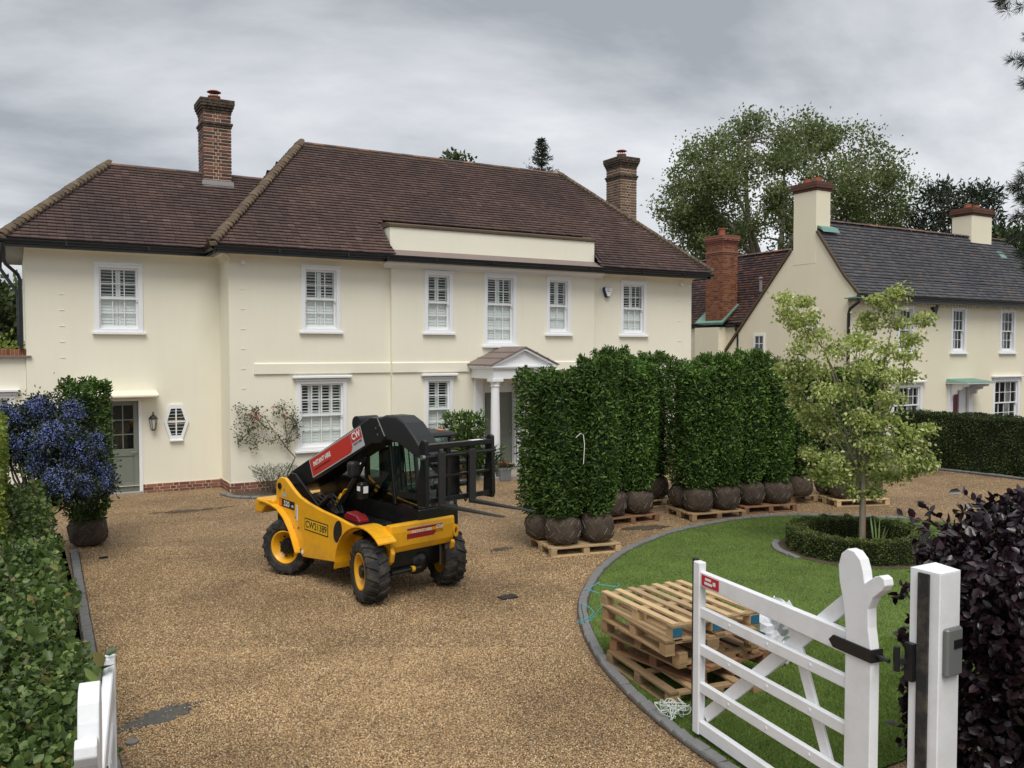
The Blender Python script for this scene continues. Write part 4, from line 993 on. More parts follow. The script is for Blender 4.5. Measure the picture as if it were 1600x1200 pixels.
# body side panels
side = [(-2.24, 1.27), (-2.20, 1.34), (-2.12, 1.385), (-1.99, 1.38), (-1.90, 1.33), (-1.78, 1.255), (-1.60, 1.165), (-1.37, 1.105), (-1.02, 1.045), (-.69, 1.01), (-.40, .965), (-.10, .93), (-.30, .86), (-.46, .76), (-.58, .62), (-.65, .45), (-.70, .40), (-1.36, .34),
        (-1.52, .33), (-1.57, .37), (-1.66, .53), (-1.76, .68), (-1.90, .82), (-2.08, .92), (-2.24, .96)]
pn = MB().prism(side, XZ, -.70, -.645).build('side_panel', 'yellow_paint', T, bevel=.012, seg=2)
MB().prism([(-2.24, 1.27), (-2.20, 1.34), (-2.12, 1.385), (-1.99, 1.38), (-1.78, 1.255), (-1.37, 1.105), (-.3, .93), (-.58, .62), (-.70, .40), (-1.52, .33), (-1.66, .53), (-1.90, .82), (-2.24, .96)], XZ, .645, .70).build('side_panel', 'yellow_paint', T, bevel=.012, seg=2)
# inner plates of the boom tower
for y in (-.50, .06): MB().prism([(-2.3, .9), (-2.3, 1.32), (-2.2, 1.42), (-2.05, 1.42), (-1.2, .9)], XZ, y, y + .04).build('boom_tower_plate', 'black_paint', T, bevel=.01)
MB().tube([(-2.12, -.72, 1.26), (-2.12, .14, 1.26)], .045, 14).build('boom_pivot_pin', 'black_paint', T, smooth=True)
# rear fender lip and rear hood
lip = MB()
arc = [(-2.62, .99), (-2.40, .985), (-2.24, .965), (-2.08, .93), (-1.90, .83), (-1.76, .69), (-1.66, .54), (-1.57, .38)]
for i in range(len(arc) - 1):
    (a0, c0), (a1, c1) = arc[i], arc[i + 1]
    lip.hexa([(a0, -.79, c0), (a1, -.79, c1), (a1, -.64, c1), (a0, -.64, c0), (a0, -.79, c0 + .016), (a1, -.79, c1 + .016), (a1, -.64, c1 + .016), (a0, -.64, c0 + .016)])
lip.build('rear_fender', 'yellow_paint', T)
MB().prism([(-2.78, .80), (-2.80, .93), (-2.74, 1.02), (-2.25, 1.045), (-2.25, .96), (-2.45, .93), (-2.60, .80)], XZ, -.76, .76).build('rear_hood', 'yellow_paint', T, bevel=.03, seg=3)
MB().box(-2.6, -2.3, -.5, .5, .42, .80).build('counterweight', 'grey_black', T, bevel=.03)
MB().box(-2.25, .12, -.44, .44, .40, .86).build('chassis', 'black_paint', T, bevel=.02)
MB().box(-1.9, -.95, .06, .64, .86, 1.42).build('engine_cover', 'black_paint', T, bevel=.06, seg=3)
MB().box(-1.5, -.2, -.62, -.10, .80, .93).build('deck', 'black_paint', T, bevel=.02)
MB().tube([(-2.23, -.60, .99), (-2.23, -.60, 1.20)], .018, 8).build('grab_rail', 'dark_rust', T)
# front fenders
for s in (-1,):
    fd = MB(); pts = [(-.60 , .34)] + [(.58 * math.cos(t), .40 + .57 * math.sin(t)) for t in np.linspace(R(178), R(46), 16)]
    ya, yb = s * .50, s * .775
    for i in range(len(pts) - 1):
        (a0, c0), (a1, c1) = pts[i], pts[i + 1]
        fd.hexa([(a0, min(ya, yb), c0), (a1, min(ya, yb), c1), (a1, max(ya, yb), c1), (a0, max(ya, yb), c0), (a0 - .004, min(ya, yb), c0 + .018), (a1, min(ya, yb), c1 + .018), (a1, max(ya, yb), c1 + .018), (a0 - .004, max(ya, yb), c0 + .018)])
    fd.build('front_fender', 'yellow_paint', T)
    MB().prism([(-.62, .30), (-.66, .40), (-.60, .68), (-.44, .84), (-.1, .95), (.24, .985), (.30, .70), (.30, .60), (.20, .62), (.12, .80), (-.1, .86), (-.30, .80), (-.45, .62), (-.50, .32)], XZ, s * .50 - .012, s * .50 + .012).build('fender_plate', 'yellow_paint', T, bevel=.004)
# front plate
fp = MB(); n_ = 12
prof = [(.30, 1.005), (.315, .99), (.32, .90), (.30, .72), (.26, .64), (.20, .62), (.20, .985), (.22, 1.005)]
fp.prism(prof, XZ, -.52, .52)
front = fp.build('front_plate', 'yellow_paint', T, bevel=.012, seg=2)
MB().prism([(.10, .60), (.30, .60), (.33, .70), (.36, .66), (.34, .58), (.28, .54), (.14, .55)], XZ, .44, .50).build('tow_lug', 'yellow_paint', front, bevel=.008)
MB().prism([(.10, .60), (.30, .60), (.33, .74), (.37, .66), (.34, .55), (.28, .50), (.14, .52)], XZ, -.545, -.49).build('tow_lug', 'yellow_paint', front, bevel=.008)
lr = MB()
for k in range(14):
    t0, t1 = 2 * math.pi * k / 14, 2 * math.pi * (k + 1) / 14
    q = lambda t, r_: (.30, .535 + .045 * math.cos(t) * r_, .80 + .085 * math.sin(t) * r_)
    lr.hexa([q(t0, 1), q(t1, 1), q(t1, .55), q(t0, .55)] + [(x + .03, y, z) for x, y, z in (q(t0, 1), q(t1, 1), q(t1, .55), q(t0, .55))])
lr.build('lashing_ring', 'yellow_paint', front)
# axles
ax = MB(); ax.tube([(0, -.46, .40), (0, -.2, .42), (0, .2, .42), (0, .46, .40)], [.085, .12, .12, .085], 12); ax.lathe([(.10, -.16), (.17, -.08), (.19, .02), (.16, .10), (.08, .16)], 14, (0, .1, .42), axis='x')
ax.build('front_axle', 'black_paint', T, smooth=True)
MB().tube([(-1.98, -.46, .40), (-1.98, .46, .40)], .1, 12).build('rear_axle', 'black_paint', T, smooth=True)
sr = MB(); sr.tube([(.17, -.42, .36), (.17, .05, .36)], .035, 10); sr.tube([(.17, -.56, .35), (.17, -.40, .355)], .016, 8); sr.build('steering_ram', 'black_paint', T, smooth=True)
MB().tube([(.17, -.10, .36), (.17, -.05, .36)], .039, 10).build('ram_collar', 'decal_yellow', T)
MB().tube([(.14, .42, .33), (.14, .42, .60)], .018, 8).build('steering_rod', 'steel', T)
# wheels
def tyre_mesh(r=.405, w=.30):
    mb = MB(); h = w / 2
    prof = [(.225, -h * .78), (.27, -h * .95), (.33, -h), (.365, -h * .94), (.378, -h * .80), (.382, -.05), (.382, .05), (.378, h * .80), (.365, h * .94), (.33, h), (.27, h * .95), (.225, h * .78)]
    mb.lathe(prof, 40, axis='y'); mb.f = mb.f[:-2]
    n_ = 17
    def P(t, y, rad): return (rad * math.cos(t), y, rad * math.sin(t))
    for s in (-1, 1):
        for k in range(n_):
            t = 2 * math.pi * (k + (.5 if s > 0 else 0)) / n_; dt = .125; sk = .17
            for (ya, yb, ta, tb, ra, rb, ba, bb) in ((s * .005, s * .085, t, t + sk * .55, r, r, .372, .372), (s * .085, s * h * 1.0, t + sk * .55, t + sk, r, r - .022, .372, .345), (s * h * 1.0, s * h * 1.03, t + sk, t + sk * 1.1, r - .022, r - .075, .345, .31)):
                p = [P(ta - dt / 2, ya, ba), P(ta + dt / 2, ya, ba), P(tb + dt / 2, yb, bb), P(tb - dt / 2, yb, bb), P(ta - dt * .42, ya, ra), P(ta + dt * .42, ya, ra), P(tb + dt * .42, yb, rb), P(tb - dt * .42, yb, rb)]
                if s < 0: p = [p[3], p[2], p[1], p[0], p[7], p[6], p[5], p[4]]
                mb.hexa(p)
    me = mb.mesh('wheel', 'rubber'); return me
tyre = tyre_mesh()
rm = MB().lathe([(.235, -.118), (.240, -.13), (.222, -.132), (.214, -.10), (.195, -.085), (.185, -.03), (.11, -.02), (.105, .0), (.235, .11)], 30, axis='y'); rm.f = rm.f[:-2]; rim_me = rm.mesh('rim', 'yellow_paint'); rim_me.shade_smooth()
hb = MB().lathe([(.118, -.015), (.118, -.06), (.105, -.085), (.085, -.092), (.08, -.12), (.05, -.128), (.001, -.13)], 20, axis='y')
for k in range(8): t = 2 * math.pi * k / 8; hb.lathe([(.013, -.02), (.013, -.045), (.006, -.05)], 6, (.15 * math.cos(t), 0, .15 * math.sin(t)), axis='y')
hub_me = hb.mesh('hub', 'black_paint')
for (x, y, st) in ((0, -.63, -17), (0, .63, -17), (-1.98, -.63, 22), (-1.98, .63, 22)):
    w_ = link('wheel', tyre, T); w_.location = (x, y, .402); w_.rotation_euler = (0, random.uniform(0, .3), R(st) + (math.pi if y > 0 else 0))
    link('rim', rim_me, w_); link('hub', hub_me, w_)
# cab
cab = MB()
CX0, CX1, CY0, CY1, CZ0, CZ1 = -.98, .24, -.04, .62, 1.05, 2.04
cab.box(CX0, CX1 + .04, CY0 - .01, CY1, .86, 1.14); cab.box(CX0, CX0 + .07, CY0 + .002, CY0 + .07, 1.14, CZ1); cab.box(CX0, CX0 + .07, CY1 - .07, CY1 - .002, 1.14, CZ1)
for y in (CY0 + .001, CY1 - .056):
    cab.hexa([(CX1 - .01, y, 1.14), (CX1 + .03, y, 1.14), (CX1 + .03, y + .055, 1.14), (CX1 - .01, y + .055, 1.14), (CX1 - .13, y, CZ1), (CX1 - .08, y, CZ1), (CX1 - .08, y + .055, CZ1), (CX1 - .13, y + .055, CZ1)])
    cab.hexa([(-.30, y, 1.141), (-.24, y, 1.141), (-.24, y + .05, 1.141), (-.30, y + .05, 1.141), (-.44, y, CZ1), (-.38, y, CZ1), (-.38, y + .05, CZ1), (-.44, y + .05, CZ1)])
cabo = cab.build('cab', 'black_paint', T, bevel=.012)
MB().prism([(CX0 - .03, CZ1 + .002), (CX1 - .05, CZ1 + .002), (CX1 - .02, CZ1 + .03), (CX1 - .08, CZ1 + .075), (CX0 + .1, CZ1 + .09), (CX0 - .02, CZ1 + .04)], XZ, CY0 - .02, CY1 + .03).build('cab_roof', 'grey_black', cabo, bevel=.03, seg=3)
def glass(name, pts): MB().quad(*pts).build(name, 'cab_glass', cabo)
gy = CY0 + .02
glass('side_glass', [(-.245, gy, 1.15), (CX1 - .01, gy, 1.15), (CX1 - .12, gy, CZ1 - .02), (-.385, gy, CZ1 - .02)])
glass('side_glass', [(CX0 + .07, gy, 1.15), (-.30, gy, 1.15), (-.44, gy, CZ1 - .02), (CX0 + .07, gy, CZ1 - .02)])
glass('windscreen', [(CX1 + .012, CY0 + .055, 1.15), (CX1 + .012, CY1 - .055, 1.15), (CX1 - .105, CY1 - .055, CZ1), (CX1 - .105, CY0 + .055, CZ1)])
glass('rear_glass', [(CX0 + .03, CY0 + .07, 1.15), (CX0 + .03, CY1 - .07, 1.15), (CX0 + .03, CY1 - .07, CZ1), (CX0 + .03, CY0 + .07, CZ1)])
glass('side_glass', [(CX0 + .07, CY1 - .02, 1.15), (CX1 - .01, CY1 - .02, 1.15), (CX1 - .12, CY1 - .02, CZ1 - .02), (CX0 + .07, CY1 - .02, CZ1 - .02)])
gd = MB()   # guard bars on the boom side window
for i in range(4): x = -.17 + i * .10; gd.beam((x, CY0 - .008, 1.36), (x - .085, CY0 - .008, CZ1 - .03), .010, .012, up=(0, 1, 0))
gd.build('guard_bars', 'black_paint', cabo)
se = MB(); se.box(-.75, -.35, .10, .50, 1.15, 1.30); se.hexa([(-.82, .10, 1.28), (-.68, .10, 1.28), (-.68, .50, 1.28), (-.82, .50, 1.28), (-.90, .14, 1.85), (-.80, .14, 1.85), (-.80, .46, 1.85), (-.90, .46, 1.85)]); se.build('seat', 'grey_black', cabo, bevel=.03, seg=2)
sw = MB(); sw.tube([(.10, .3, 1.15), (-.02, .3, 1.45)], .025, 8)
for k in range(16):
    t0, t1 = 2 * math.pi * k / 16, 2 * math.pi * (k + 1) / 16
    q = lambda t: (-.02 + .07 * math.sin(t), .3 + .16 * math.cos(t), 1.46 + .14 * math.sin(t))
    sw.tube([q(t0), q(t1)], .014, 6)
sw.build('steering_wheel', 'black_paint', cabo)
MB().hexa([(.02, .02, 1.14), (.2, .02, 1.14), (.2, .56, 1.14), (.02, .56, 1.14), (.1, .02, 1.38), (.2, .02, 1.34), (.2, .56, 1.34), (.1, .56, 1.38)]).build('dashboard', 'grey_black', cabo, bevel=.02)
MB().quad((.05, .60, 2.125), (.05, .50, 2.125), (-.06, .50, 2.132), (-.06, .60, 2.132)).build('roof_sticker', 'decal_orange', cabo)
# boom
boom = MB().prism([(-2.36, 1.25), (-2.33, 1.41), (-.27, 2.335), (-.12, 2.335), (.05, 2.10), (-.02, 2.02), (-.22, 2.0), (-1.75, 1.30), (-2.2, 1.13)], XZ, -.42, -.06).build('boom', 'black_paint', T, bevel=.012, seg=2)
hd = MB().prism([(-.20, 2.30), (.02, 2.375), (.26, 2.375), (.44, 2.30), (.62, 2.15), (.80, 1.98), (.74, 1.87), (.56, 1.93), (.42, 1.99), (.26, 2.04), (.06, 2.06), (-.16, 2.02)], XZ, -.395, -.085).build('boom_head', 'grey_black', boom, bevel=.025, seg=3)
for (x, z) in ((-.14, 2.20), (-.06, 2.24), (-.10, 2.12)): MB().lathe([(.012, -.008), (.012, 0)], 8, (x, -.42, z), axis='y').build('bolt', 'steel', boom)
MB().lathe([(.10, -.16), (.10, .16)], 18, (-.62, -.24, 2.23), axis='y').build('hose_reel', 'black_paint', boom)
rmz = MB(); rmz.tube([(-1.25, -.32, .95), (-.72, -.32, 1.50)], .05, 12); rmz.tube([(-.72, -.32, 1.50), (-.50, -.32, 1.80)], .03, 10); rmz.build('lift_ram', 'black_paint', T, smooth=True)
MB().beam((-.98, -.375, 1.23), (-.90, -.375, 1.315), .012, .07, up=(0, 1, 0)).build('ram_label', 'decal_yellow', T)
MB().tube([(-1.45, -.50, .96), (-1.10, -.50, 1.22)], .045, 10).build('tilt_ram', 'black_paint', T, smooth=True)
MB().beam((-1.34, -.30, .95), (-1.12, -.30, 1.20), .06, .05, up=(0, 1, 0)).build('ram_mount', 'yellow_paint', T)
hs = MB()
for i in range(6):
    y = -.44 + i * .02; z = 1.05 + .03 * (i % 3)
    hs.tube([(-1.9 + .1 * i, y, z + .05), (-1.6 + .07 * i, y - .03, z + .10), (-1.3 + .04 * i, y, z - .02), (-1.0, y - .02, .97)], .012, 6)
hs.build('hydraulic_hoses', 'black_paint', T, smooth=True)
# mirror, lamps, red box
mr_ = MB().box(-.64, -.50, -.56, -.40, 1.52, 1.74).build('mirror', 'grey_black', T, bevel=.05, seg=3)
MB().tube([(-.58, -.42, 1.55), (-.55, -.2, 1.4), (-.55, -.04, 1.4)], .014, 8).build('mirror_arm', 'black_paint', mr_)
lp = MB().box(-.48, -.36, -.50, -.38, 1.24, 1.46).build('work_lamp', 'black_paint', T, bevel=.015)
MB().box(-.36, -.352, -.47, -.40, 1.33, 1.42).build('lamp_lens', 'lens', lp)
MB().box(-.45, -.39, -.508, -.499, 1.36, 1.42).build('lamp_lens', 'lens', lp)
MB().prism([(-.80, .98), (-.72, 1.045), (-.48, 1.02), (-.40, .95), (-.42, .92), (-.76, .93)], XZ, -.50, -.34).build('tool_box', 'box_red', T, bevel=.015)
# fork carriage
ca = MB(); CXF = 1.28
ca.box(CXF - .05, CXF + .05, -.72, .28, 2.06, 2.12); ca.box(CXF - .02, CXF + .03, -.72, .28, 1.43, 1.49); ca.box(CXF - .02, CXF + .03, -.72, .28, 1.72, 1.75)
for y in (-.77, .26): ca.prism([(CXF - .11, 1.40), (CXF + .05, 1.40), (CXF + .07, 1.46), (CXF + .05, 2.16), (CXF - .02, 2.18), (CXF - .08, 2.1), (CXF - .05, 1.9), (CXF - .10, 1.7)], XZ, y, y + .05)
for y in (-.42, -.06): ca.box(CXF - .06, CXF + .02, y, y + .06, 1.44, 2.10)
carr = ca.build('fork_carriage', 'black_paint', T, bevel=.006)
MB().tube([(CXF + .04, -.78, 1.98), (CXF + .04, .33, 1.98)], .022, 12).build('fork_bar', 'grey_black', carr, smooth=True)
MB().tube([(CXF + .04, -.82, 1.98), (CXF + .04, -.78, 1.98)], .03, 12).build('pin_end', 'steel', carr)
MB().quad((CXF - .045, -.05, 2.1225), (CXF - .045, .14, 2.1225), (CXF + .045, .14, 2.1225), (CXF + .045, -.05, 2.1225)).build('rating_plate', 'decal_white', carr)
hc = MB(); hc.hexa([(.66, -.32, 1.86), (1.16, -.32, 1.62), (1.16, -.16, 1.62), (.66, -.16, 1.86), (.66, -.32, 2.0), (1.16, -.32, 1.86), (1.16, -.16, 1.86), (.66, -.16, 2.0)]); hc.box(1.10, 1.22, -.33, -.15, 1.46, 2.0); hc.tube([(.45, -.12, 1.98), (1.14, -.12, 1.92)], .03, 10)
hc.tube([(1.1, -.5, 1.84), (1.1, .04, 1.84)], .035, 10); hc.tube([(1.1, -.5, 1.58), (1.1, .04, 1.58)], .035, 10)
hc.build('quick_hitch', 'black_paint', carr, bevel=.01)
for y in (-.60, -.13):
    fk = MB(); fk.box(CXF + .06, CXF + .10, y, y + .095, 1.42, 2.03); fk.hexa([(CXF + .06, y, 1.385), (CXF + 1.12, y + .015, 1.41), (CXF + 1.12, y + .08, 1.41), (CXF + .06, y + .095, 1.385), (CXF + .06, y, 1.425), (CXF + 1.12, y + .015, 1.42), (CXF + 1.12, y + .08, 1.42), (CXF + .06, y + .095, 1.425)])
    fk.box(CXF + .02, CXF + .09, y - .01, y + .105, 1.95, 2.01)
    fk.build('fork', 'dark_rust', carr, bevel=.006)
hs = MB()
for y in (-.50, -.46, .02): hs.tube([(.74, y * .6, 1.90), (.95, y, 1.55), (1.12, y, 1.36), (1.2, y, 1.45), (1.22, y, 1.6)], .013, 7)
hs.build('hydraulic_hoses', 'black_paint', carr, smooth=True)
# decals: boom board, number plate, model plate, front board
def decal(parent, origin, xa, ya, pieces):
    """pieces: (name, mat, [poly] | text, size, x, y, layer)"""
    M_ = frame_matrix(origin, xa, ya); first = None
    for p in pieces:
        if p[0] == 'poly':
            mb = MB(); mb.add([(x, y, 0) for x, y in p[2]], [tuple(range(len(p[2])))]); me = mb.mesh('decal', p[1]); lay = p[3]; off = (0, 0)
        else:
            me = text_mesh(p[2], p[3], p[1], p[6] if len(p) > 6 else 0, p[7] if len(p) > 7 else 1); lay = 6; off = p[4:6]
        if first is None:
            o = link('decal', me, parent); o.matrix_basis = M_ @ Matrix.Translation((off[0], off[1], .002 + lay * .0008)); first = o; fm = o.matrix_basis.copy()
        else:
            o = link('lettering' if p[0] != 'poly' else 'decal_panel', me, first); o.matrix_basis = Matrix.Translation((off[0], off[1], (lay) * .0008))
    return first
def rect(x0, y0, x1, y1): return [(x0, y0), (x1, y0), (x1, y1), (x0, y1)]
def hire_board(parent, o, xa, ya, L, H, red):
    l, h = L / 2, H / 2; b_ = H * .06; xs_ = l - L * .20
    small = [('poly', 'decal_black' if red == 'decal_red' else 'decal_dark_red', rect(-l * .88 + i * L * .0165, -h * .42, -l * .88 + (i + .7) * L * .0165, -h * .28 + .02 * h * (i % 3)), 4) for i in range(20)]
    return decal(parent, o, xa, ya, [('poly', 'decal_grey', rect(-l, -h, l, h), 0), ('poly', red, [(-l + b_, -h + b_), (xs_ - H * .25, -h + b_), (xs_, -h * .5), (xs_, h - b_), (-l + b_, h - b_)], 2),
        ('poly', red, rect(xs_ + b_ * .4, -h * .12, l - b_, h - b_), 2),
        ('text', 'decal_white', 'INSTANT HIRE', H * .34, -l * .92 + L * .20 if red == 'decal_red' else -l * .18, h * .22, H * .010, .80 if red == 'decal_red' else .95),
        ('text', 'decal_white', 'CW', H * .46, (xs_ + l) / 2, h * .40, H * .012, .95), ('text', 'decal_black', 'PLANT HIRE', H * .14, (xs_ + l) / 2, -h * .35, H * .004, 1.0)] + small)
t_ = R(23.6)
hire_board(boom, (-1.09, -.421, 1.80), (math.cos(t_), 0, math.sin(t_)), (-math.sin(t_), 0, math.cos(t_)), 1.42, .275, 'decal_red')
hire_board(front, (.3125, .02, .865), (0, 1, 0), (.09, 0, 1), .60, .155, 'decal_dark_red')
decal(pn, (-1.15, -.701, .80), (1, 0, -.03), (.03, 0, 1), [('poly', 'decal_black', rect(-.30, -.085, .30, .085), 0), ('poly', 'decal_yellow', rect(-.285, -.07, .285, .07), 2), ('text', 'decal_black', 'CW21389', .135, 0, 0, .0015, .95)])
decal(pn, (-1.94, -.701, 1.02), (1, 0, -.05), (.05, 0, 1), [('poly', 'decal_black', rect(-.20, -.058, .22, .058), 0), ('poly', 'decal_orange', rect(-.19, -.05, -.13, .05), 2), ('text', 'decal_white', '520', .105, 0.01, 0, .002, 1.0), ('text', 'decal_white', '-40', .055, .165, -.01, .001, 1.0)])
decal(pn, (-2.00, -.701, 1.20), (1, 0, 0), (0, 0, 1), [('poly', 'decal_grey', [(-.075, -.085), (.075, -.085), (0, .095)], 0), ('poly', 'decal_yellow', [(-.05, -.03), (.05, -.03), (0, .075)], 2), ('poly', 'decal_black', rect(-.008, -.015, .008, .035), 4)])
decal(pn, (-1.66, -.701, .93), (1, 0, 0), (0, 0, 1), [('poly', 'decal_white', rect(-.028, -.11, .028, .11), 0), ('poly', 'decal_grey', rect(-.02, -.10, .0, .10), 2)])
for (x, z, r_) in ((-2.13, 1.24, .035), (-1.56, .42, .02), (-1.62, .72, .018), (-1.70, .86, .013)): MB().lathe([(r_, -.003), (r_, 0)], 12, (x, -.701, z), axis='y').build('bolt_hole', 'iron_black', pn)
ov = MB().add([(-.62 + .10 * math.cos(t) + .03 * math.sin(t), -.7025, .82 + .15 * math.sin(t)) for t in np.linspace(0, 2 * math.pi, 24, endpoint=False)], [tuple(range(24))]); ov.build('access_hole', 'iron_black', pn)
MB().lathe([(.03, -.004), (.03, 0)], 14, (-1.52, -.701, .40), axis='y').build('round_sticker', 'decal_white', pn)
# ================================================================ GATES AND POST
def gate(loc, rz, L, label, s=1, sign=True):
    """field gate: local X from heel to toe, +Y face (s=1) carries the strap and the braces"""
    g = empty('gate', loc, rz); tag(g, label, 'gate', 'white driveway gates')
    Z = lambda x, z, y: (x, y, z)
    heel = [(0, .06), (.215, .06), (.215, 1.42), (.235, 1.58), (.275, 1.72), (.285, 1.82), (.26, 1.90), (.21, 1.94), (.15, 1.935), (.10, 1.895), (.075, 1.83), (.06, 1.755), (-.02, 1.815), (-.06, 1.832), (-.095, 1.818), (-.103, 1.778), (-.078, 1.74), (-.005, 1.675), (.03, 1.60), (.025, 1.48), (.0, 1.34)]
    hm = MB().prism(heel, Z, -.037, .037).build('heel_stile', 'white_gate', g, bevel=.006, seg=2)
    MB().box(L - .085, L, -.035, .035, .05, 1.475).build('toe_stile', 'white_gate', g, bevel=.006)
    MB().box(L + .001, L + .035, -.02, .02, .10, 1.49).build('rubber_seal', 'rubber', g)
    tr_ = MB().hexa([(.215, -.026, 1.25), (L - .085, -.026, 1.285), (L - .085, .026, 1.285), (.215, .026, 1.25), (.215, -.026, 1.405), (L - .085, -.026, 1.405), (L - .085, .026, 1.405), (.215, .026, 1.405)]).build('top_rail', 'white_gate', g, bevel=.006)
    for z in (1.11, .80, .49): 
        rl = MB().box(.215, L - .085, -.022, .022, z - .085, z).build('rail', 'white_gate', g, bevel=.006)
        for x in (.55, 1.0, 1.45): MB().lathe([(.012, -.004 * s), (.012, 0)], 8, (x, s * .026, z - .04), axis='y').build('bolt', 'white_gate', rl)
    MB().box(.215, L - .085, -.026, .026, .06, .17).build('bottom_rail', 'white_gate', g, bevel=.006)
    yb = -s * .038
    MB().beam((.20, yb, 1.64), (L - .09, yb, .20), .028, .105, up=(0, 1, 0) if False else (0, 0, 1)).build('brace', 'white_gate', g, bevel=.005)
    MB().beam((.80, yb * .98, 1.27), (.30, yb * .98, .17), .026, .095, up=(1, 0, 0)).build('brace', 'white_gate', g, bevel=.005)
    y0, y1 = (.038, .05) if s > 0 else (-.05, -.038)
    MB().prism([(.35, 1.315), (.31, 1.355), (-.002, 1.355), (-.002, 1.275), (.31, 1.275)], Z, y0, y1).box(-.014, -.002, -.05, .05, 1.275, 1.355).tube([(-.11, 0, 1.315), (-.012, 0, 1.315)], .014, 8).build('hinge_strap', 'iron_black', g)
    if sign:
        pl = MB().box(L - .34, L - .11, s * .0265, s * .030, 1.30, 1.388).build('sign', 'decal_red2', tr_)
        for i, (x0, x1, z0_, z1_) in enumerate([(.165, .20, 1.33, 1.36), (.06, .14, 1.352, 1.372), (.05, .155, 1.318, 1.338)]):
            MB().box(L - .30 + (.2 - x1), L - .30 + (.2 - x0), s * .0301, s * .0312, z0_, z1_).build('sign_mark', 'decal_white', pl)
    return g
pmat('decal_red2', (.50, .02, .035), .4, .05)
gate((4.59, 3.45, 0), math.atan2(1.90, .26), 1.92, 'white field gate standing open with a small red sign, beside the stacked pallets', 1)
gate((.205, 3.41, 0), math.atan2(1.95, .235), 1.96, 'white gate seen end on, pushed back against the left hedge', -1, False)
post = empty('gate_post', (4.80, 3.20, 0)); tag(post, 'thick white gate post with a black strip in front of the purple hedge', 'gate post')
pm_ = MB().box(-.10, .10, -.10, .10, -.1, 1.885); pm_.add([(-.10, -.10, 1.885), (.10, -.10, 1.885), (.10, .10, 1.885), (-.10, .10, 1.885), (0, 0, 1.925)], [(0, 1, 4), (1, 2, 4), (2, 3, 4), (3, 0, 4)]); pm_.build('shaft', 'white_gate', post, bevel=.006)
MB().box(-.118, -.101, -.035, .035, .05, 1.87).build('rubber_strip', 'rubber', post)
MB().box(-.14, -.101, .045, .099, 1.20, 1.43).build('hinge_plate', 'iron_black', post)
MB().tube([(-.17, .13, 1.25), (-.17, .13, 1.40)], .02, 8).beam((-.17, .13, 1.315), (-.10, .07, 1.315), .03, .03).build('hinge_pin', 'iron_black', post)
pmat('box_grey', (.15, .155, .15), .4, .1)
bx_ = MB().box(-.075, .075, -.14, -.101, 1.27, 1.56).build('keypad_box', 'box_grey', post, bevel=.012)
MB().box(-.02, .055, -.146, -.1405, 1.44, 1.49).build('keypad_window', 'iron_black', bx_)

# ================================================================ PALLETS
def woodmat(name, c0, c1, wear):
    m, nt, b = newmat(name)
    tcn = node(nt, 'ShaderNodeTexCoord'); mpn = node(nt, 'ShaderNodeMapping'); mpn.inputs['Scale'].default_value = (3, 45, 45); nt.links.new(tcn.outputs['Object'], mpn.inputs[0])
    c = mixrgb(nt, noise(nt, mpn.outputs[0], 1.0, 5), c0, c1)
    oi = node(nt, 'ShaderNodeObjectInfo')
    c2 = ramp(nt, oi.outputs['Random'], [(0, (.62, .60, .58)), (.5, (.95, .93, .9)), (1, (1.2, 1.18, 1.1))]); c = mixrgb(nt, 1.0, c, c2, 'MULTIPLY')
    f = ramp(nt, noise(nt, tcn.outputs['Object'], 6, 6, .65), [(.5, (0, 0, 0)), (.8, (wear[1],) * 3)]); c = mixrgb(nt, f, c, wear[0])
    nt.links.new(c, b.inputs['Base Color']); b.inputs['Roughness'].default_value = .8
    bump(nt, b, noise(nt, mpn.outputs[0], 1.0, 5), .4, .004)
woodmat('pine_new', (.44, .31, .165), (.58, .43, .25), ((.30, .20, .11), .6))
woodmat('pine_old', (.30, .195, .10), (.42, .285, .155), ((.14, .09, .055), .7))
woodmat('pine_brown', (.22, .115, .06), (.32, .17, .09), ((.10, .06, .04), .6))
pmat('blue_mark', (.02, .13, .22), .7, .2)
PALLET_ME = {}
def pbox(kind, l, w, h, mat):
    k = (kind, round(l, 3), round(w, 3), round(h, 3), mat)
    if k not in PALLET_ME: PALLET_ME[k] = MB().box(-l / 2, l / 2, -w / 2, w / 2, -h / 2, h / 2).mesh(kind, mat)
    return PALLET_ME[k]
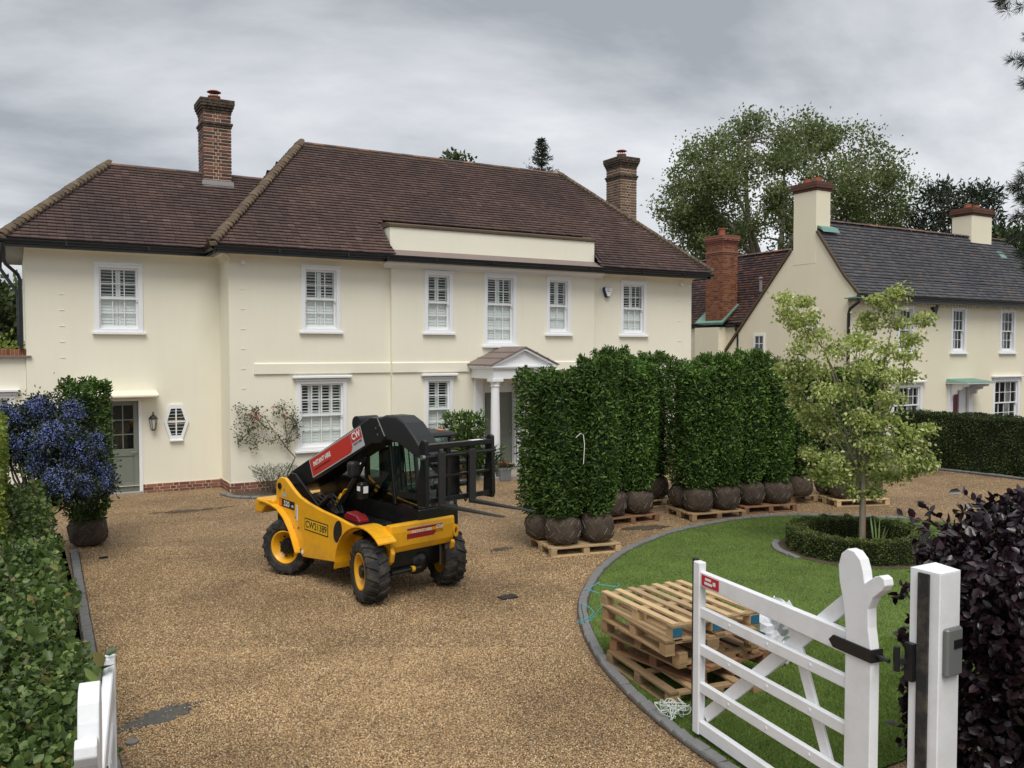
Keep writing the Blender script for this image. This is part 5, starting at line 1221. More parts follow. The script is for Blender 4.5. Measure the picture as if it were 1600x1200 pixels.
def pallet(loc, rz, label, L=1.2, W=1.0, mat='pine_new', ndeck=7, flip=False, blue=False, tilt=(0, 0), group='wooden pallets', deckw=.095, seed=0, missing=()):
    p = empty('pallet', loc, rz); p.rotation_euler = (tilt[0], tilt[1], rz); tag(p, label, 'pallet', group); r = random.Random(seed)
    H = .144; Zf = (lambda z: H - z) if flip else (lambda z: z)
    def put(kind, l, w, h, x, y, z, m=None, rot=0):
        o = link(kind, pbox(kind, l, w, h, m or mat), p); o.location = (x + r.uniform(-.005, .005), y + r.uniform(-.005, .005), Zf(z)); o.rotation_euler = (0, 0, rot + r.uniform(-.012, .012))
    for y in (-W / 2 + .05, 0, W / 2 - .05): put('bottom_board', L, .10, .02, 0, y, .010)
    for x in (-L / 2 + .05, 0, L / 2 - .05):
        for y in (-W / 2 + .05, 0, W / 2 - .05): put('block', .10, .0995 if y else .13, .082, x, y, .0612)
        put('stringer_board', W, .095, .02, x, 0, .1125, rot=math.pi / 2)
    for i in range(ndeck):
        if i in missing: continue
        y = -W / 2 + deckw / 2 + (W - deckw) * i / (ndeck - 1); put('deck_board', L, deckw, .0205, 0, y, .1331)
    if blue:
        for (x, y) in ((-L / 2, -W / 2 + .05), (-L / 2, 0), (L / 2 - .05, -W / 2 - .001), (-L / 2, W / 2 - .05)):
            o = link('blue_mark', pbox('blue_mark', .004 if abs(x) == L / 2 else .10, .10 if abs(x) == L / 2 else .004, .08, 'blue_mark'), p); o.location = (x + (-.008 if abs(x) == L / 2 else 0), y + (0 if abs(x) == L / 2 else -.008), Zf(.0612))
    return p
sx_, sy_ = 5.62, 6.38
pallet((sx_ - .03, sy_ + .0, .012), R(82), 'lowest worn pallet of the stack on the lawn edge', mat='pine_old', seed=1, ndeck=5, group='pallets stacked behind the gate', missing=(2,))
pallet((sx_ + .15, sy_ + .10, .157), R(96), 'brown second pallet from the bottom of the stack, pushed back from the kerb', mat='pine_brown', seed=2, ndeck=7, group='pallets stacked behind the gate', tilt=(0, .008))
pallet((sx_ + .06, sy_ + .16, .307), R(90), 'middle pallet of the stack behind the gate', mat='pine_old', seed=3, flip=True, group='pallets stacked behind the gate', tilt=(.012, 0))
pallet((sx_ - .03, sy_ + .07, .458), R(82), 'second pallet from the top of the stack, with brown deck boards', mat='pine_old', seed=4, ndeck=6, group='pallets stacked behind the gate')
pallet((sx_ + .0, sy_ + .10, .605), R(86), 'pale topmost pallet of the stack, with blue painted corner blocks', mat='pine_new', seed=5, ndeck=7, deckw=.07, blue=True, group='pallets stacked behind the gate')

# ================================================================ ROOT-BALLED LAURELS
leafmat('laurel_leaf', [(0, (.030, .060, .012)), (.4, (.062, .122, .022)), (.8, (.105, .19, .034)), (1, (.18, .285, .065))], .5, .25, .3, .28)
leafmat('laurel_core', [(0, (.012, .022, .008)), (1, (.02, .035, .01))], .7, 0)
pmat('hessian', (.058, .041, .030), .95, .4, 7, 1.0, 38, dirt=((.13, .105, .07), .45, 5))
pmat('twine_wire', (.20, .17, .12), .7, .2)
pmat('bark', (.10, .075, .055), .9, .3, 14, .6, 40)
def column_points(n, w, d, z0, z1, shell=.75, lump=.07):
    """points through a clipped upright block: most near its faces"""
    k = rng.random(n) < shell
    ph = rng.uniform(0, 2 * math.pi, n); e = 3.2
    c, s = np.cos(ph), np.sin(ph); rr = (np.abs(c) ** e + np.abs(s) ** e) ** (-1 / e)
    q = np.where(k, 1 - np.abs(rng.normal(0, .13, n)) + .05 * (rng.random(n) < .12), np.sqrt(rng.random(n)))
    z = rng.uniform(0, 1, n)
    top = rng.random(n) < .10
    q = np.where(top, np.sqrt(rng.random(n)), q); z = np.where(top, 1 - np.abs(rng.normal(0, .02, n)), z)
    lum = .90 + .18 * z + lump * np.sin(ph * 3 + z * 9 + w * 40) + lump * np.sin(ph * 5 - z * 14 + 1 + d * 60) + lump * .7 * np.sin(ph * 9 + z * 31)
    taper = 1 - .25 * np.clip((.10 - z) / .10, 0, 1) - .06 * np.clip((z - .9) / .1, 0, 1)
    P = np.stack([c * rr * q * w / 2 * lum * taper, s * rr * q * d / 2 * lum * taper, z0 + z * (z1 - z0) + (.06 * np.sin(ph * 3 + w * 50) + .05 * np.sin(q * 9 + ph * 2)) * np.clip((z - .7) / .3, 0, 1)], 1)
    O_ = np.stack([c, s, np.full(n, .35)], 1); O_[top] = (0, 0, 1); D = O_ * .45 + [0, 0, .15] + rng.normal(0, .55, (n, 3))
    return P, nrm(D), nrm(O_)
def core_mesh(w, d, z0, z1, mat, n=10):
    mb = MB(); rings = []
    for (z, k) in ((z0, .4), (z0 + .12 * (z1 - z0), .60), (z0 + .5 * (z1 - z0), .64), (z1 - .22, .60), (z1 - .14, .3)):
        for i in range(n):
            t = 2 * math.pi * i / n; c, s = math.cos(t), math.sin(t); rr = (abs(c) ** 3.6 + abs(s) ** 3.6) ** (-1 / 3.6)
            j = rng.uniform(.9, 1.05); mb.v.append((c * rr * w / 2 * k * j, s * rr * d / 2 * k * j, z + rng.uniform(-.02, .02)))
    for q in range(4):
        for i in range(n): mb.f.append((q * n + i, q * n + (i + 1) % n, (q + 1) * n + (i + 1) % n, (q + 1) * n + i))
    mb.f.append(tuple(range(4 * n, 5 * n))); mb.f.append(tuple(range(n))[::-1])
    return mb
def merge_np(parts):
    V, F, o = [], [], 0
    for v, f in parts: V.append(v); F.append(f + o); o += len(v)
    return np.concatenate(V), np.concatenate(F)
def laurel_mesh(w, d, z0, z1, n):
    P, D, O_ = column_points(n, w, d, z0, z1)
    L = rng.uniform(.045, .09, n); v, f = leaves(P, D, L, L * .40, spread=.35, fold=.15, curl=.25, detail=2, F=O_, fj=1.0)
    return np_mesh('foliage', v, f, 'laurel_leaf', 4)
def ball_mesh(r, h, seed):
    mb = MB(); q = np.random.default_rng(seed); n, k = 22, 11; ph0 = q.uniform(0, 6, 6)
    for i in range(k):
        a = -math.pi / 2 + math.pi * (i + .0) / (k - 1); z = h * .5 * (1 + math.copysign(abs(math.sin(a)) ** .75, math.sin(a))); rr = r * max(.02, abs(math.cos(a))) ** .5
        for j in range(n):
            t = 2 * math.pi * j / n; rad = rr * (1 + .04 * math.sin(3 * t + ph0[0] + i * .4) + .03 * math.sin(5 * t + ph0[1]) + .035 * math.sin(7 * t + i + ph0[2]) + q.normal(0, .03))
            mb.v.append((rad * math.cos(t), rad * math.sin(t), z + (.012 * math.sin(4 * t + ph0[3]) if i > 2 else 0)))
    for i in range(k - 1):
        for j in range(n): mb.f.append((i * n + j, i * n + (j + 1) % n, (i + 1) * n + (j + 1) % n, (i + 1) * n + j))
    mb.f.append(tuple(range(n))[::-1]); mb.f.append(tuple(range((k - 1) * n, k * n)))
    me = mb.mesh('root_ball', 'hessian'); me.shade_smooth()
    # wire basket drawn over the ball
    wb = MB()
    for i in range(2, k - 1, 2):
        for j in range(n):
            a, b_ = np.array(mb.v[i * n + j]), np.array(mb.v[(i + (1 if j % 2 else -1)) * n + (j + 1) % n])
            wb.tube([a * [1.012, 1.012, 1], b_ * [1.012, 1.012, 1]], .0035, 3, cap=False)
    return me, wb.mesh('wire_basket', 'twine_wire')
LV = [(laurel_mesh(.58, .56, .46, 2.86, 7600), *ball_mesh(.285, .47, 11)), (laurel_mesh(.55, .57, .48, 2.96, 7600), *ball_mesh(.27, .49, 12)), (laurel_mesh(.60, .54, .44, 2.78, 7600), *ball_mesh(.30, .45, 13)), (laurel_mesh(.57, .58, .46, 2.90, 7600), *ball_mesh(.28, .48, 14))]
LC_ = [core_mesh(.54, .54, .52, 2.74, None).mesh('shade_core', 'laurel_core') for _ in range(2)]  # solid dark blobs, coloured to stand in for shade between the leaves
stem_me = MB().tube([(0, 0, .42), (.01, 0, .6), (0, .01, 2.2)], [.03, .025, .01], 7).mesh('stem', 'bark')
def laurel(loc, rz, label, var, sc_=(1, 1, 1), group='root-balled laurels on pallets', zrot=0):
    p = empty('laurel_plant', loc, rz); tag(p, label, 'hedge plant', group)
    fo = link('foliage', LV[var][0], p); fo.scale = sc_; fo.rotation_euler = (0, 0, zrot)
    k = link('shade_core', LC_[var % 2], p); k.scale = sc_
    b_ = link('root_ball', LV[var][1], p); b_.rotation_euler = (0, 0, rz * 3 + var); link('wire_basket', LV[var][2], b_)
    link('stem', stem_me, p)
    return p
PAL = [((7.83, 11.54), -11, 'pale pallet under the laurels nearest the lifting forks', 'pine_new', 'the pallet nearest the lifting forks', 4, .945),
       ((9.88, 13.10), -2, 'brown pallet under the second clump of laurels from the forks', 'pine_brown', 'the second pallet from the forks', 4, 1.0),
       ((11.22, 14.25), -6, 'pale pallet set back in the gap between two laurel clumps', 'pine_new', 'the pallet set back in the gap', 2, 1.02),
       ((11.62, 12.60), -10, 'wide pale pallet at the far lawn kerb under the third laurel clump', 'pine_old', 'the pale pallet at mid lawn kerb', 4, .975),
       ((13.02, 12.62), -12, 'reddish pallet left of the round box hedge at the far lawn kerb', 'pine_brown', 'the reddish pallet by the lawn kerb', 4, .985),
       ((14.25, 13.15), -14, 'pallet deep in shade behind the variegated tree', 'pine_old', 'the shaded pallet behind the variegated tree', 2, 1.0),
       ((15.25, 12.15), -19, 'pale pallet farthest right, beside the open gravel', 'pine_new', 'the rightmost pallet beside the open gravel', 3, .95)]
spots = [((-.30, -.22), 'front left'), ((.30, -.22), 'front right'), ((-.30, .27), 'back left'), ((.30, .27), 'back right')]
for i, ((x, y), rot, plabel, mat_, phrase, n_, hs_) in enumerate(PAL):
    pallet((x, y, .002), R(rot), plabel, mat=mat_, seed=20 + i, group='pallets under the laurels')
    a = R(rot); c, s = math.cos(a), math.sin(a)
    for k in range(n_):
        (lx, ly), where = spots[k if n_ != 2 else k]
        if i == 5: lx -= .15; ly -= .25
        wide = 1.0
        if i == 0 and k == 2: lx -= .13; wide = 1.32
        if i == 0 and k == 0: wide = 1.08
        wx, wy = x + lx * c - ly * s, y + lx * s + ly * c
        laurel((wx, wy, .146), a + R(random.choice((-8, 0, 7))), 'laurel with wrapped root ball, %s on %s' % (where, phrase), (i + k + i // 3) % 4, (wide * random.uniform(.97, 1.06), random.uniform(.98, 1.08), hs_ * random.uniform(.955, 1.03)), zrot=random.choice((0, math.pi)) + random.uniform(-.08, .08))
laurel((1.02, 15.75, 0), R(20), 'single laurel with wrapped root ball standing on the drive by the side door', 2, (1.1, 1.15, .955), group='root-balled laurels')
# loose tie hanging on the first laurel
MB().tube([(7.50, 11.02, 1.86), (7.56, 10.98, 1.93), (7.62, 10.99, 1.90), (7.63, 10.97, 1.75), (7.61, 10.97, 1.45)], .006, 5).build('plastic_tie', 'decal_white'); tag(bpy.data.objects['plastic_tie'], 'thin white plastic tie hanging on the nearest laurel', 'tie')

# ================================================================ HEDGES
leafmat('hazel_leaf', [(0, (.036, .064, .016)), (.4, (.075, .125, .03)), (.75, (.125, .19, .046)), (.95, (.20, .27, .08)), (1, (.23, .15, .05))], .42, .3, .45)
leafmat('lime_leaf', [(0, (.10, .15, .02)), (.5, (.17, .23, .035)), (1, (.26, .31, .06))], .5, .3)
leafmat('box_leaf', [(0, (.035, .055, .012)), (.5, (.085, .12, .026)), (1, (.19, .22, .06))], .45, .2)
leafmat('privet_leaf', [(0, (.022, .038, .010)), (.5, (.045, .075, .016)), (1, (.085, .115, .028))], .5, .2)
leafmat('copper_leaf', [(0, (.010, .0055, .0085)), (.5, (.022, .011, .016)), (.92, (.04, .021, .029)), (.99, (.06, .03, .037)), (1, (.08, .018, .014))], .34, .15, .6)
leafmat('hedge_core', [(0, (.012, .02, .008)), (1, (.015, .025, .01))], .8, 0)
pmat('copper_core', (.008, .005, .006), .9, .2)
def block_points(n, x0, x1, y0, y1, z0, z1, faces, depth=.10, lump=.06, seed=0):
    """points near the listed faces of a clipped block"""
    r = np.random.default_rng(seed)
    areas = {'x0': (y1 - y0) * (z1 - z0), 'x1': (y1 - y0) * (z1 - z0), 'y0': (x1 - x0) * (z1 - z0), 'y1': (x1 - x0) * (z1 - z0), 'z1': (x1 - x0) * (y1 - y0)}
    tot = sum(areas[f] for f in faces); Ps, Ds, Fs = [], [], []
    for f in faces:
        m = int(n * areas[f] / tot); a = r.random((m, 3)); P = np.array([x0, y0, z0]) + a * np.array([x1 - x0, y1 - y0, z1 - z0])
        ax_ = 'xyz'.index(f[0]); lo = f[1] == '0'; dirv = np.zeros(3); dirv[ax_] = -1 if lo else 1
        q = np.abs(r.normal(0, depth, m)); w_ = lump * (np.sin(P[:, (ax_ + 1) % 3] * 3.1 + P[:, (ax_ + 2) % 3] * 2.3) + np.sin(P[:, (ax_ + 1) % 3] * 7.3 - P[:, (ax_ + 2) % 3] * 5.1 + 2) * .6)
        P[:, ax_] = (([x0, y0, z0][ax_] + q) if lo else ([x1, y1, z1][ax_] - q)) + w_ * (-1 if lo else 1)
        Ps.append(P); Ds.append(np.tile(dirv, (m, 1)) * .4 + np.array([0, 0, .1]) + r.normal(0, .6, (m, 3))); Fs.append(np.tile(dirv, (m, 1)) + np.array([0, 0, .35]))
    return np.concatenate(Ps), nrm(np.concatenate(Ds)), nrm(np.concatenate(Fs))
def hedge_thing(name, label, loc):
    h = empty(name, loc, world_built=True); tag(h, label, 'hedge'); return h
def twigs(parent, n, x0, x1, y0, y1, z0, z1, seed):
    r = random.Random(seed); mb = MB()
    for i in range(n):
        x, y = r.uniform(x0, x1), r.uniform(y0, y1); q = lambda s_: r.uniform(-s_, s_)
        mb.tube([(x, y, z0), (x + q(.1), y + q(.1), z0 + (z1 - z0) * .4), (x + q(.25), y + q(.25), z0 + (z1 - z0) * .75), (x + q(.35), y + q(.35), z1)], [.016, .012, .008, .003], 5)
    o = mb.build('branches', 'bark', parent); o['kind'] = 'stuff'; return o
# near left hedge, large leaves
h1 = hedge_thing('broadleaf_hedge', 'loose bright green leafy hedge in the left foreground', (-.3, 8, 0))
P1, D1, F1 = block_points(80000, -1.1, .30, 3.9, 13.6, .0, 1.36, ('x1', 'z1', 'y0'), .12, .07, 1); P2, D2, F2 = block_points(8000, -1.1, .42, 3.9, 13.6, .0, .55, ('x1',), .10, .08, 5)
P1 = np.concatenate([P1, P2]); D1 = np.concatenate([D1, D2]); F1 = np.concatenate([F1, F2])
k = (P1[:, 0] * .5 + P1[:, 1] * .866 > 2.2) & (P1[:, 0] * .866 - P1[:, 1] * .5 > -1.0 * (P1[:, 0] * .5 + P1[:, 1] * .866)); P1, D1, F1 = P1[k], D1[k], F1[k]
L = rng.uniform(.026, .062, len(P1)) ; leaf_obj('foliage', P1, D1, L, L * .78, 'hazel_leaf', h1, spread=.4, fold=.10, curl=.2, detail=2, F=F1, fj=.9)
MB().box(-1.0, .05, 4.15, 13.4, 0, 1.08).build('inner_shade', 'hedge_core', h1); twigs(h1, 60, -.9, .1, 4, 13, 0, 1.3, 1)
# shoots standing out of its top
sh = MB(); Ps, Ds = [], []
for i in range(46):
    x, y = random.uniform(-.7, .38), random.uniform(5.0, 13.4); z = 1.3; dx, dy, hh = random.uniform(-.15, .18), random.uniform(-.15, .15), random.uniform(.12, .38)
    sh.tube([(x, y, z - .2), (x + dx * .5, y + dy * .5, z + hh * .5), (x + dx, y + dy, z + hh)], [.005, .004, .002], 4)
    for q in range(7): t = random.uniform(.2, 1); Ps.append((x + dx * t, y + dy * t, z + hh * t)); Ds.append((random.uniform(-1, 1), random.uniform(-1, 1), .4))
sh.build('shoots', 'bark', h1)['kind'] = 'stuff'; L = rng.uniform(.06, .11, len(Ps)); leaf_obj('shoot_leaves', np.array(Ps), nrm(np.array(Ds)), L, L * .75, 'hazel_leaf', h1, spread=.3, fold=.1, curl=.2, detail=2)
# tall lime-green clipped hedge at the picture's left edge
h2 = hedge_thing('clipped_hedge', 'tall clipped yellow green hedge at the left edge', (-.6, 14, 0))
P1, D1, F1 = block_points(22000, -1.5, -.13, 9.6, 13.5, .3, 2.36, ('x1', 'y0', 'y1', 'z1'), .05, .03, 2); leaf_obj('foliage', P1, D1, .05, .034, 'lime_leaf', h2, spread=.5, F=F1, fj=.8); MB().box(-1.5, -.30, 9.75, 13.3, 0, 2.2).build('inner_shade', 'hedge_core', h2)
# copper beech
h3 = hedge_thing('copper_beech_hedge', 'dark purple copper beech hedge beside the gate post', (6, 3.6, 0))
P1, D1, F1 = block_points(46000, 5.0, 9.2, 2.55, 3.50, .0, 2.08, ('x0', 'y0', 'z1', 'y1'), .11, .07, 3)
k = ~((P1[:, 0] < 4.96) & (P1[:, 1] < 3.34)); P1, D1, F1 = P1[k], D1[k], F1[k]
zt = np.clip((P1[:, 0] - 4.9) / 1.4, 0, 1); P1[:, 2] *= .92 + .14 * zt
L = rng.uniform(.042, .085, len(P1)); leaf_obj('foliage', P1, D1, L, L * .70, 'copper_leaf', h3, spread=.4, fold=.10, curl=.25, detail=2, F=F1, fj=1.1)
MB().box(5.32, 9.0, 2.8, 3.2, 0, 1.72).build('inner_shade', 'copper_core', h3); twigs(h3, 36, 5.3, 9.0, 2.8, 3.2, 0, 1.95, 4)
Ps, Ds = [], []; sh = MB()
for (x, y, z, dx, dy, dz) in [(5.2, 3.35, 1.85, -.2, .22, .06), (5.4, 3.4, 1.95, -.15, .3, .16), (5.6, 3.3, 2.0, -.1, .1, .20), (6.1, 3.2, 2.05, .1, -.1, .18), (5.15, 3.3, 1.6, -.18, .25, -.08), (5.12, 3.05, 1.78, -.14, -.2, -.02), (5.12, 3.3, 1.3, -.15, .2, -.15), (6.0, 3.0, 2.0, -.2, -.1, .15), (5.2, 3.0, 1.88, -.14, -.1, -.02), (5.3, 3.3, 1.95, -.2, .0, .05), (5.9, 3.4, 1.95, -.1, .3, .22)]:
    for b_ in range(2):
        q = rng.normal(0, .06, 3); e_ = np.array([dx, dy, dz]) + q; s_ = np.array([x, y, z])
        sh.tube([s_, s_ + e_ * .5 + [0, 0, .03], s_ + e_], [.006, .004, .002], 5)
        for i in range(17): t = random.uniform(.1, 1.02); Ps.append(s_ + e_ * t + [0, 0, .03 * math.sin(3.1 * t)]); Ds.append(e_ / np.linalg.norm(e_) * .5 + rng.normal(0, .6, 3))
sh.build('shoots', 'bark', h3)['kind'] = 'stuff'; L = rng.uniform(.05, .085, len(Ps)); leaf_obj('shoot_leaves', np.array(Ps), nrm(np.array(Ds)), L, L * .66, 'copper_leaf', h3, spread=.2, fold=.1, curl=.25, detail=2)
# round box hedge
h4 = empty('round_box_hedge', (RC[0], RC[1], 0)); tag(h4, 'low clipped box hedge in a ring round the young tree', 'hedge')
n = 26000; t = rng.uniform(0, 2 * math.pi, n); f_ = rng.random(n); RO, RI, HH = 1.07, .80, .36
lum = .018 * np.sin(t * 17) + .014 * np.sin(t * 31 + 1)
out_m, in_m = f_ < .42, f_ > .72; top_m = ~(out_m | in_m)
rr = np.where(out_m, RO - np.abs(rng.normal(0, .02, n)), np.where(in_m, RI + np.abs(rng.normal(0, .02, n)), rng.uniform(RI, RO, n))) + lum
z = np.where(top_m, HH - np.abs(rng.normal(0, .02, n)) + lum, rng.uniform(.02, HH, n))
P1 = np.stack([rr * np.cos(t), rr * np.sin(t), z], 1); so = np.where(out_m, 1., np.where(in_m, -1., 0.)); D1 = nrm(np.stack([so * np.cos(t), so * np.sin(t), .4 + top_m * 1.0], 1) + rng.normal(0, .3, (n, 3)))
leaf_obj('foliage', P1, D1, .028, .019, 'box_leaf', h4, spread=.7, F=nrm(np.stack([so * np.cos(t), so * np.sin(t), .3 + top_m * 1.0], 1)), fj=.9)
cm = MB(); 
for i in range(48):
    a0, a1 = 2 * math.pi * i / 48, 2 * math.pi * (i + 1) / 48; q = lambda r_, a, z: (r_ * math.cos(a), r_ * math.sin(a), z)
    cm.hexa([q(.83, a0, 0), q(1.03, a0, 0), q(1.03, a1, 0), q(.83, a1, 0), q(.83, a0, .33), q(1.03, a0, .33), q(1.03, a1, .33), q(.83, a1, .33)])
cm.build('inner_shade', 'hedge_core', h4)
# clipped hedge across the far right
h5 = hedge_thing('boundary_hedge', 'long clipped dark green hedge in front of the right hand house', (22.3, 12, 0))
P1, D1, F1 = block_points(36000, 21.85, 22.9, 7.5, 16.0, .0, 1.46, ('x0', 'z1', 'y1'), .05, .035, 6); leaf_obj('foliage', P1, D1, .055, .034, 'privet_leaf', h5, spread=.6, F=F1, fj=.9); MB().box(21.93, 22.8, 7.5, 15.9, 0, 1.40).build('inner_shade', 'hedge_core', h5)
# ================================================================ TREES AND SHRUBS
def tree(name, label, base, fork, clusters, nleaf, L, W, leaf, trunk_r, nlimb=7, cat='tree', group=None, bark='bark', spread=.9, seed=0, bend=.25, detail=1, twig_r=.25, sag=0.0, flat=(1, 1, .8)):
    """trunk, limbs to a far-spread choice of clusters, twigs to all clusters, leaves round every twig end"""
    r = np.random.default_rng(seed); t_ = empty(name, base); tag(t_, label, cat, group)
    C_ = np.array([c[:3] for c in clusters], float); RAD = np.array([c[3] for c in clusters], float); fork = np.array(fork, float)
    mb = MB(); mb.tube([(0, 0, 0), fork * [.3, .3, .4], fork * [.7, .7, .75], fork], [trunk_r, trunk_r * .85, trunk_r * .75, trunk_r * .6], 10)
    idx = [int(np.argmax(C_[:, 2]))]
    while len(idx) < min(nlimb, len(C_)):
        d = np.min([np.linalg.norm(C_ - C_[i], axis=1) for i in idx], axis=0); idx.append(int(np.argmax(d)))
    pts, prad = [], []
    for i in idx:
        tgt = C_[i]; st = fork * r.uniform(.72, 1.0) if len(idx) > 1 else fork; mid = st + (tgt - st) * .5 + r.normal(0, bend * np.linalg.norm(tgt - st) * .3, 3) + np.array([0, 0, .12 * np.linalg.norm(tgt - st)])
        q = [st * (1 - t) ** 2 + 2 * mid * t * (1 - t) + tgt * t * t for t in np.linspace(0, 1, 8)]; rad = np.linspace(trunk_r * .5, trunk_r * .07, 8); mb.tube(q, rad, 7); pts += q[1:]; prad += list(rad[1:])
    pts, prad = np.array(pts), np.array(prad)
    for i, c in enumerate(C_):
        d = np.linalg.norm(pts - c, axis=1) + np.maximum(0, pts[:, 2] - c[2]) * 1.0; j = int(np.argmin(d)); a = pts[j]
        if d[j] < 1e-6: continue
        mid = a + (c - a) * .5 + r.normal(0, .08 * np.linalg.norm(c - a), 3) + [0, 0, .06]; rr = min(prad[j] * .6, trunk_r * twig_r); mb.tube([a, mid, c], [rr, rr * .6, rr * .2], 5, cap=False)
    mb.build('trunk', bark, t_, smooth=True)
    n = nleaf * len(C_); k = np.repeat(np.arange(len(C_)), nleaf)
    off = r.normal(size=(n, 3)) * (RAD[k] * .52)[:, None] * flat
    P = C_[k] + off; D = nrm(off + [0, 0, .15 - sag] + r.normal(0, .3, (n, 3)))
    ll = r.uniform(.7, 1.25, n) * L
    leaf_obj('crown', P, D, ll, ll * W / L, leaf, t_, spread=spread, detail=detail)
    return t_
def lat(px, d): return (px - 800) / 1350 * d
def place(px, d):                              # a spot on the ground seen in that direction at distance d along the view
    X = lat(px, d); return (X * .866 + d * .5, -X * .5 + d * .866)
def across(off): return (off * .866, -off * .5)
leafmat('plane_leaf', [(0, (.09, .13, .04)), (.5, (.155, .205, .068)), (1, (.26, .30, .125))], .5, .45)
leafmat('maple_leaf', [(0, (.21, .28, .06)), (.4, (.36, .44, .115)), (.75, (.52, .56, .20)), (1, (.76, .74, .42))], .5, .4)
leafmat('dark_needle', [(0, (.012, .022, .012)), (.6, (.025, .042, .02)), (1, (.05, .075, .03))], .6, .1)
leafmat('far_leaf', [(0, (.03, .05, .015)), (.6, (.06, .095, .025)), (1, (.11, .15, .04))], .6, .25)
pmat('bark_pale', (.20, .175, .13), .9, .3, 6, .5, 30)
# young variegated tree in the ring
D0 = 13.74; MB0 = (11.70, 9.08)
cl = []
r = np.random.default_rng(4)
for (px, py, rad) in [(1388, 458, .12), (1380, 480, .14), (1372, 505, .15), (1400, 505, .14), (1420, 500, .12), (1418, 530, .14), (1355, 470, .10), (1352, 495, .12), (1215, 468, .12), (1226, 490, .14), (1243, 505, .14), (1262, 470, .11), (1262, 495, .13), (1265, 525, .15), (1285, 545, .16),
        (1295, 520, .12), (1318, 535, .16), (1345, 530, .16), (1375, 545, .16), (1400, 555, .15), (1405, 585, .13), (1240, 545, .13), (1225, 575, .14), (1255, 575, .17), (1285, 580, .18), (1315, 575, .18), (1345, 570, .18), (1375, 585, .17), (1240, 605, .13), (1268, 610, .17), (1300, 612, .18),
        (1332, 612, .18), (1365, 618, .17), (1392, 625, .13), (1262, 640, .14), (1245, 630, .10), (1292, 645, .17), (1325, 650, .18), (1355, 655, .17), (1385, 655, .13), (1275, 668, .12), (1310, 680, .17), (1345, 690, .17), (1380, 690, .15), (1405, 670, .12), (1445, 725, .10), (1262, 712, .10), (1275, 738, .11), (1272, 655, .12), (1425, 690, .13), (1440, 712, .12), (1430, 735, .12), (1400, 715, .16),
        (1370, 720, .17), (1340, 725, .17), (1310, 715, .17), (1285, 715, .14), (1268, 708, .10), (1290, 745, .14), (1320, 750, .15), (1355, 752, .16), (1388, 745, .15), (1410, 745, .13), (1300, 735, .15), (1335, 770, .10), (1368, 770, .10), (1438, 668, .10), (1283, 660, .12)]:
    o = (px - 1346) / 1350 * D0; dp = r.normal(0, .35) * max(.25, 1 - abs(o) * .5); z = 3.2 - (py - 548) / (1350 / D0)
    cl.append((o * .866 + dp * .5, -o * .5 + dp * .866, z, rad * 1.12))
tree('variegated_tree', 'slim young tree with pale variegated leaves inside the round box hedge', (MB0[0], MB0[1], 0), (.0, .0, 1.5), cl, 230, .062, .043, 'maple_leaf', .05, 16, bark='bark_pale', seed=2, detail=1, twig_r=.18, sag=.35, spread=.6, flat=(1.12, 1.12, .74))
# big spreading tree behind the neighbour
r = np.random.default_rng(9); dB = 52; pxm = 1350 / dB; gx, gy = place(1215, dB)
cl = []
while len(cl) < 330:
    v = rand_unit(1, r)[0]; q = r.uniform(.35, 1) ** .5; x, y, z = v * q * np.array([7.2, 6.2, 5.6])
    z += 11.6
    if z < 7.5 or (abs(x) > 5.5 and z < 8.5 and r.random() < .5): continue
    lum = math.sin(x * 1.1 + 1) + math.sin(z * 1.2) + math.sin(y * .9 + x)
    if lum < -1.1: continue
    cl.append((x * .866 + y * .5, -x * .5 + y * .866, z, r.uniform(.55, .95)))
for (px, py) in [(1065, 335), (1080, 345), (1060, 350), (1095, 330), (1100, 350), (1110, 365), (1085, 365), (1100, 385), (1120, 390), (1395, 270), (1405, 300), (1410, 330), (1418, 350), (1390, 340), (1380, 365), (1140, 380), (1160, 370), (1128, 340)]:
    o = (px - 1215) / pxm; z = 3.2 + (548 - py) / pxm; dp = r.normal(0, 1.2); cl.append((o * .866 + dp * .5, -o * .5 + dp * .866, z, .75))
tree('spreading_tree', 'big airy broadleaved tree rising behind the right hand house', (gx, gy, 0), (-.6, .2, 7.0), cl, 150, .19, .13, 'plane_leaf', .5, 13, bark='bark_pale', seed=3, twig_r=.2)
# dark evergreen right of it
gx, gy = place(1490, 48); cl = []
r = np.random.default_rng(12)
for i in range(150):
    z = r.uniform(6.0, 12.2); w_ = 2.6 * (1 - ((z - 7.5) / 5.6) ** 2) ** .5 if z > 7.5 else 2.6; a = r.uniform(0, 6.28); q = r.uniform(.3, 1) ** .5 * w_
    cl.append((q * math.cos(a), q * math.sin(a), z + .25 * math.sin(a * 5), r.uniform(.45, .7)))
tree('dark_evergreen', 'dark evergreen tree behind the right chimney of the neighbouring house', (gx, gy, 0), (0, 0, 7), cl, 60, .34, .09, 'dark_needle', .35, 10, seed=5, spread=.5)
gx, gy = place(1610, 46); cl = [(r.normal(0, 1.3), r.normal(0, 1.3), r.uniform(4.5, 9.6), .7) for i in range(80)]
tree('broadleaved_tree', 'dark green tree cut by the right edge behind the neighbouring roof', (gx, gy, 0), (0, 0, 4), cl, 60, .3, .2, 'far_leaf', .3, 8, seed=6)
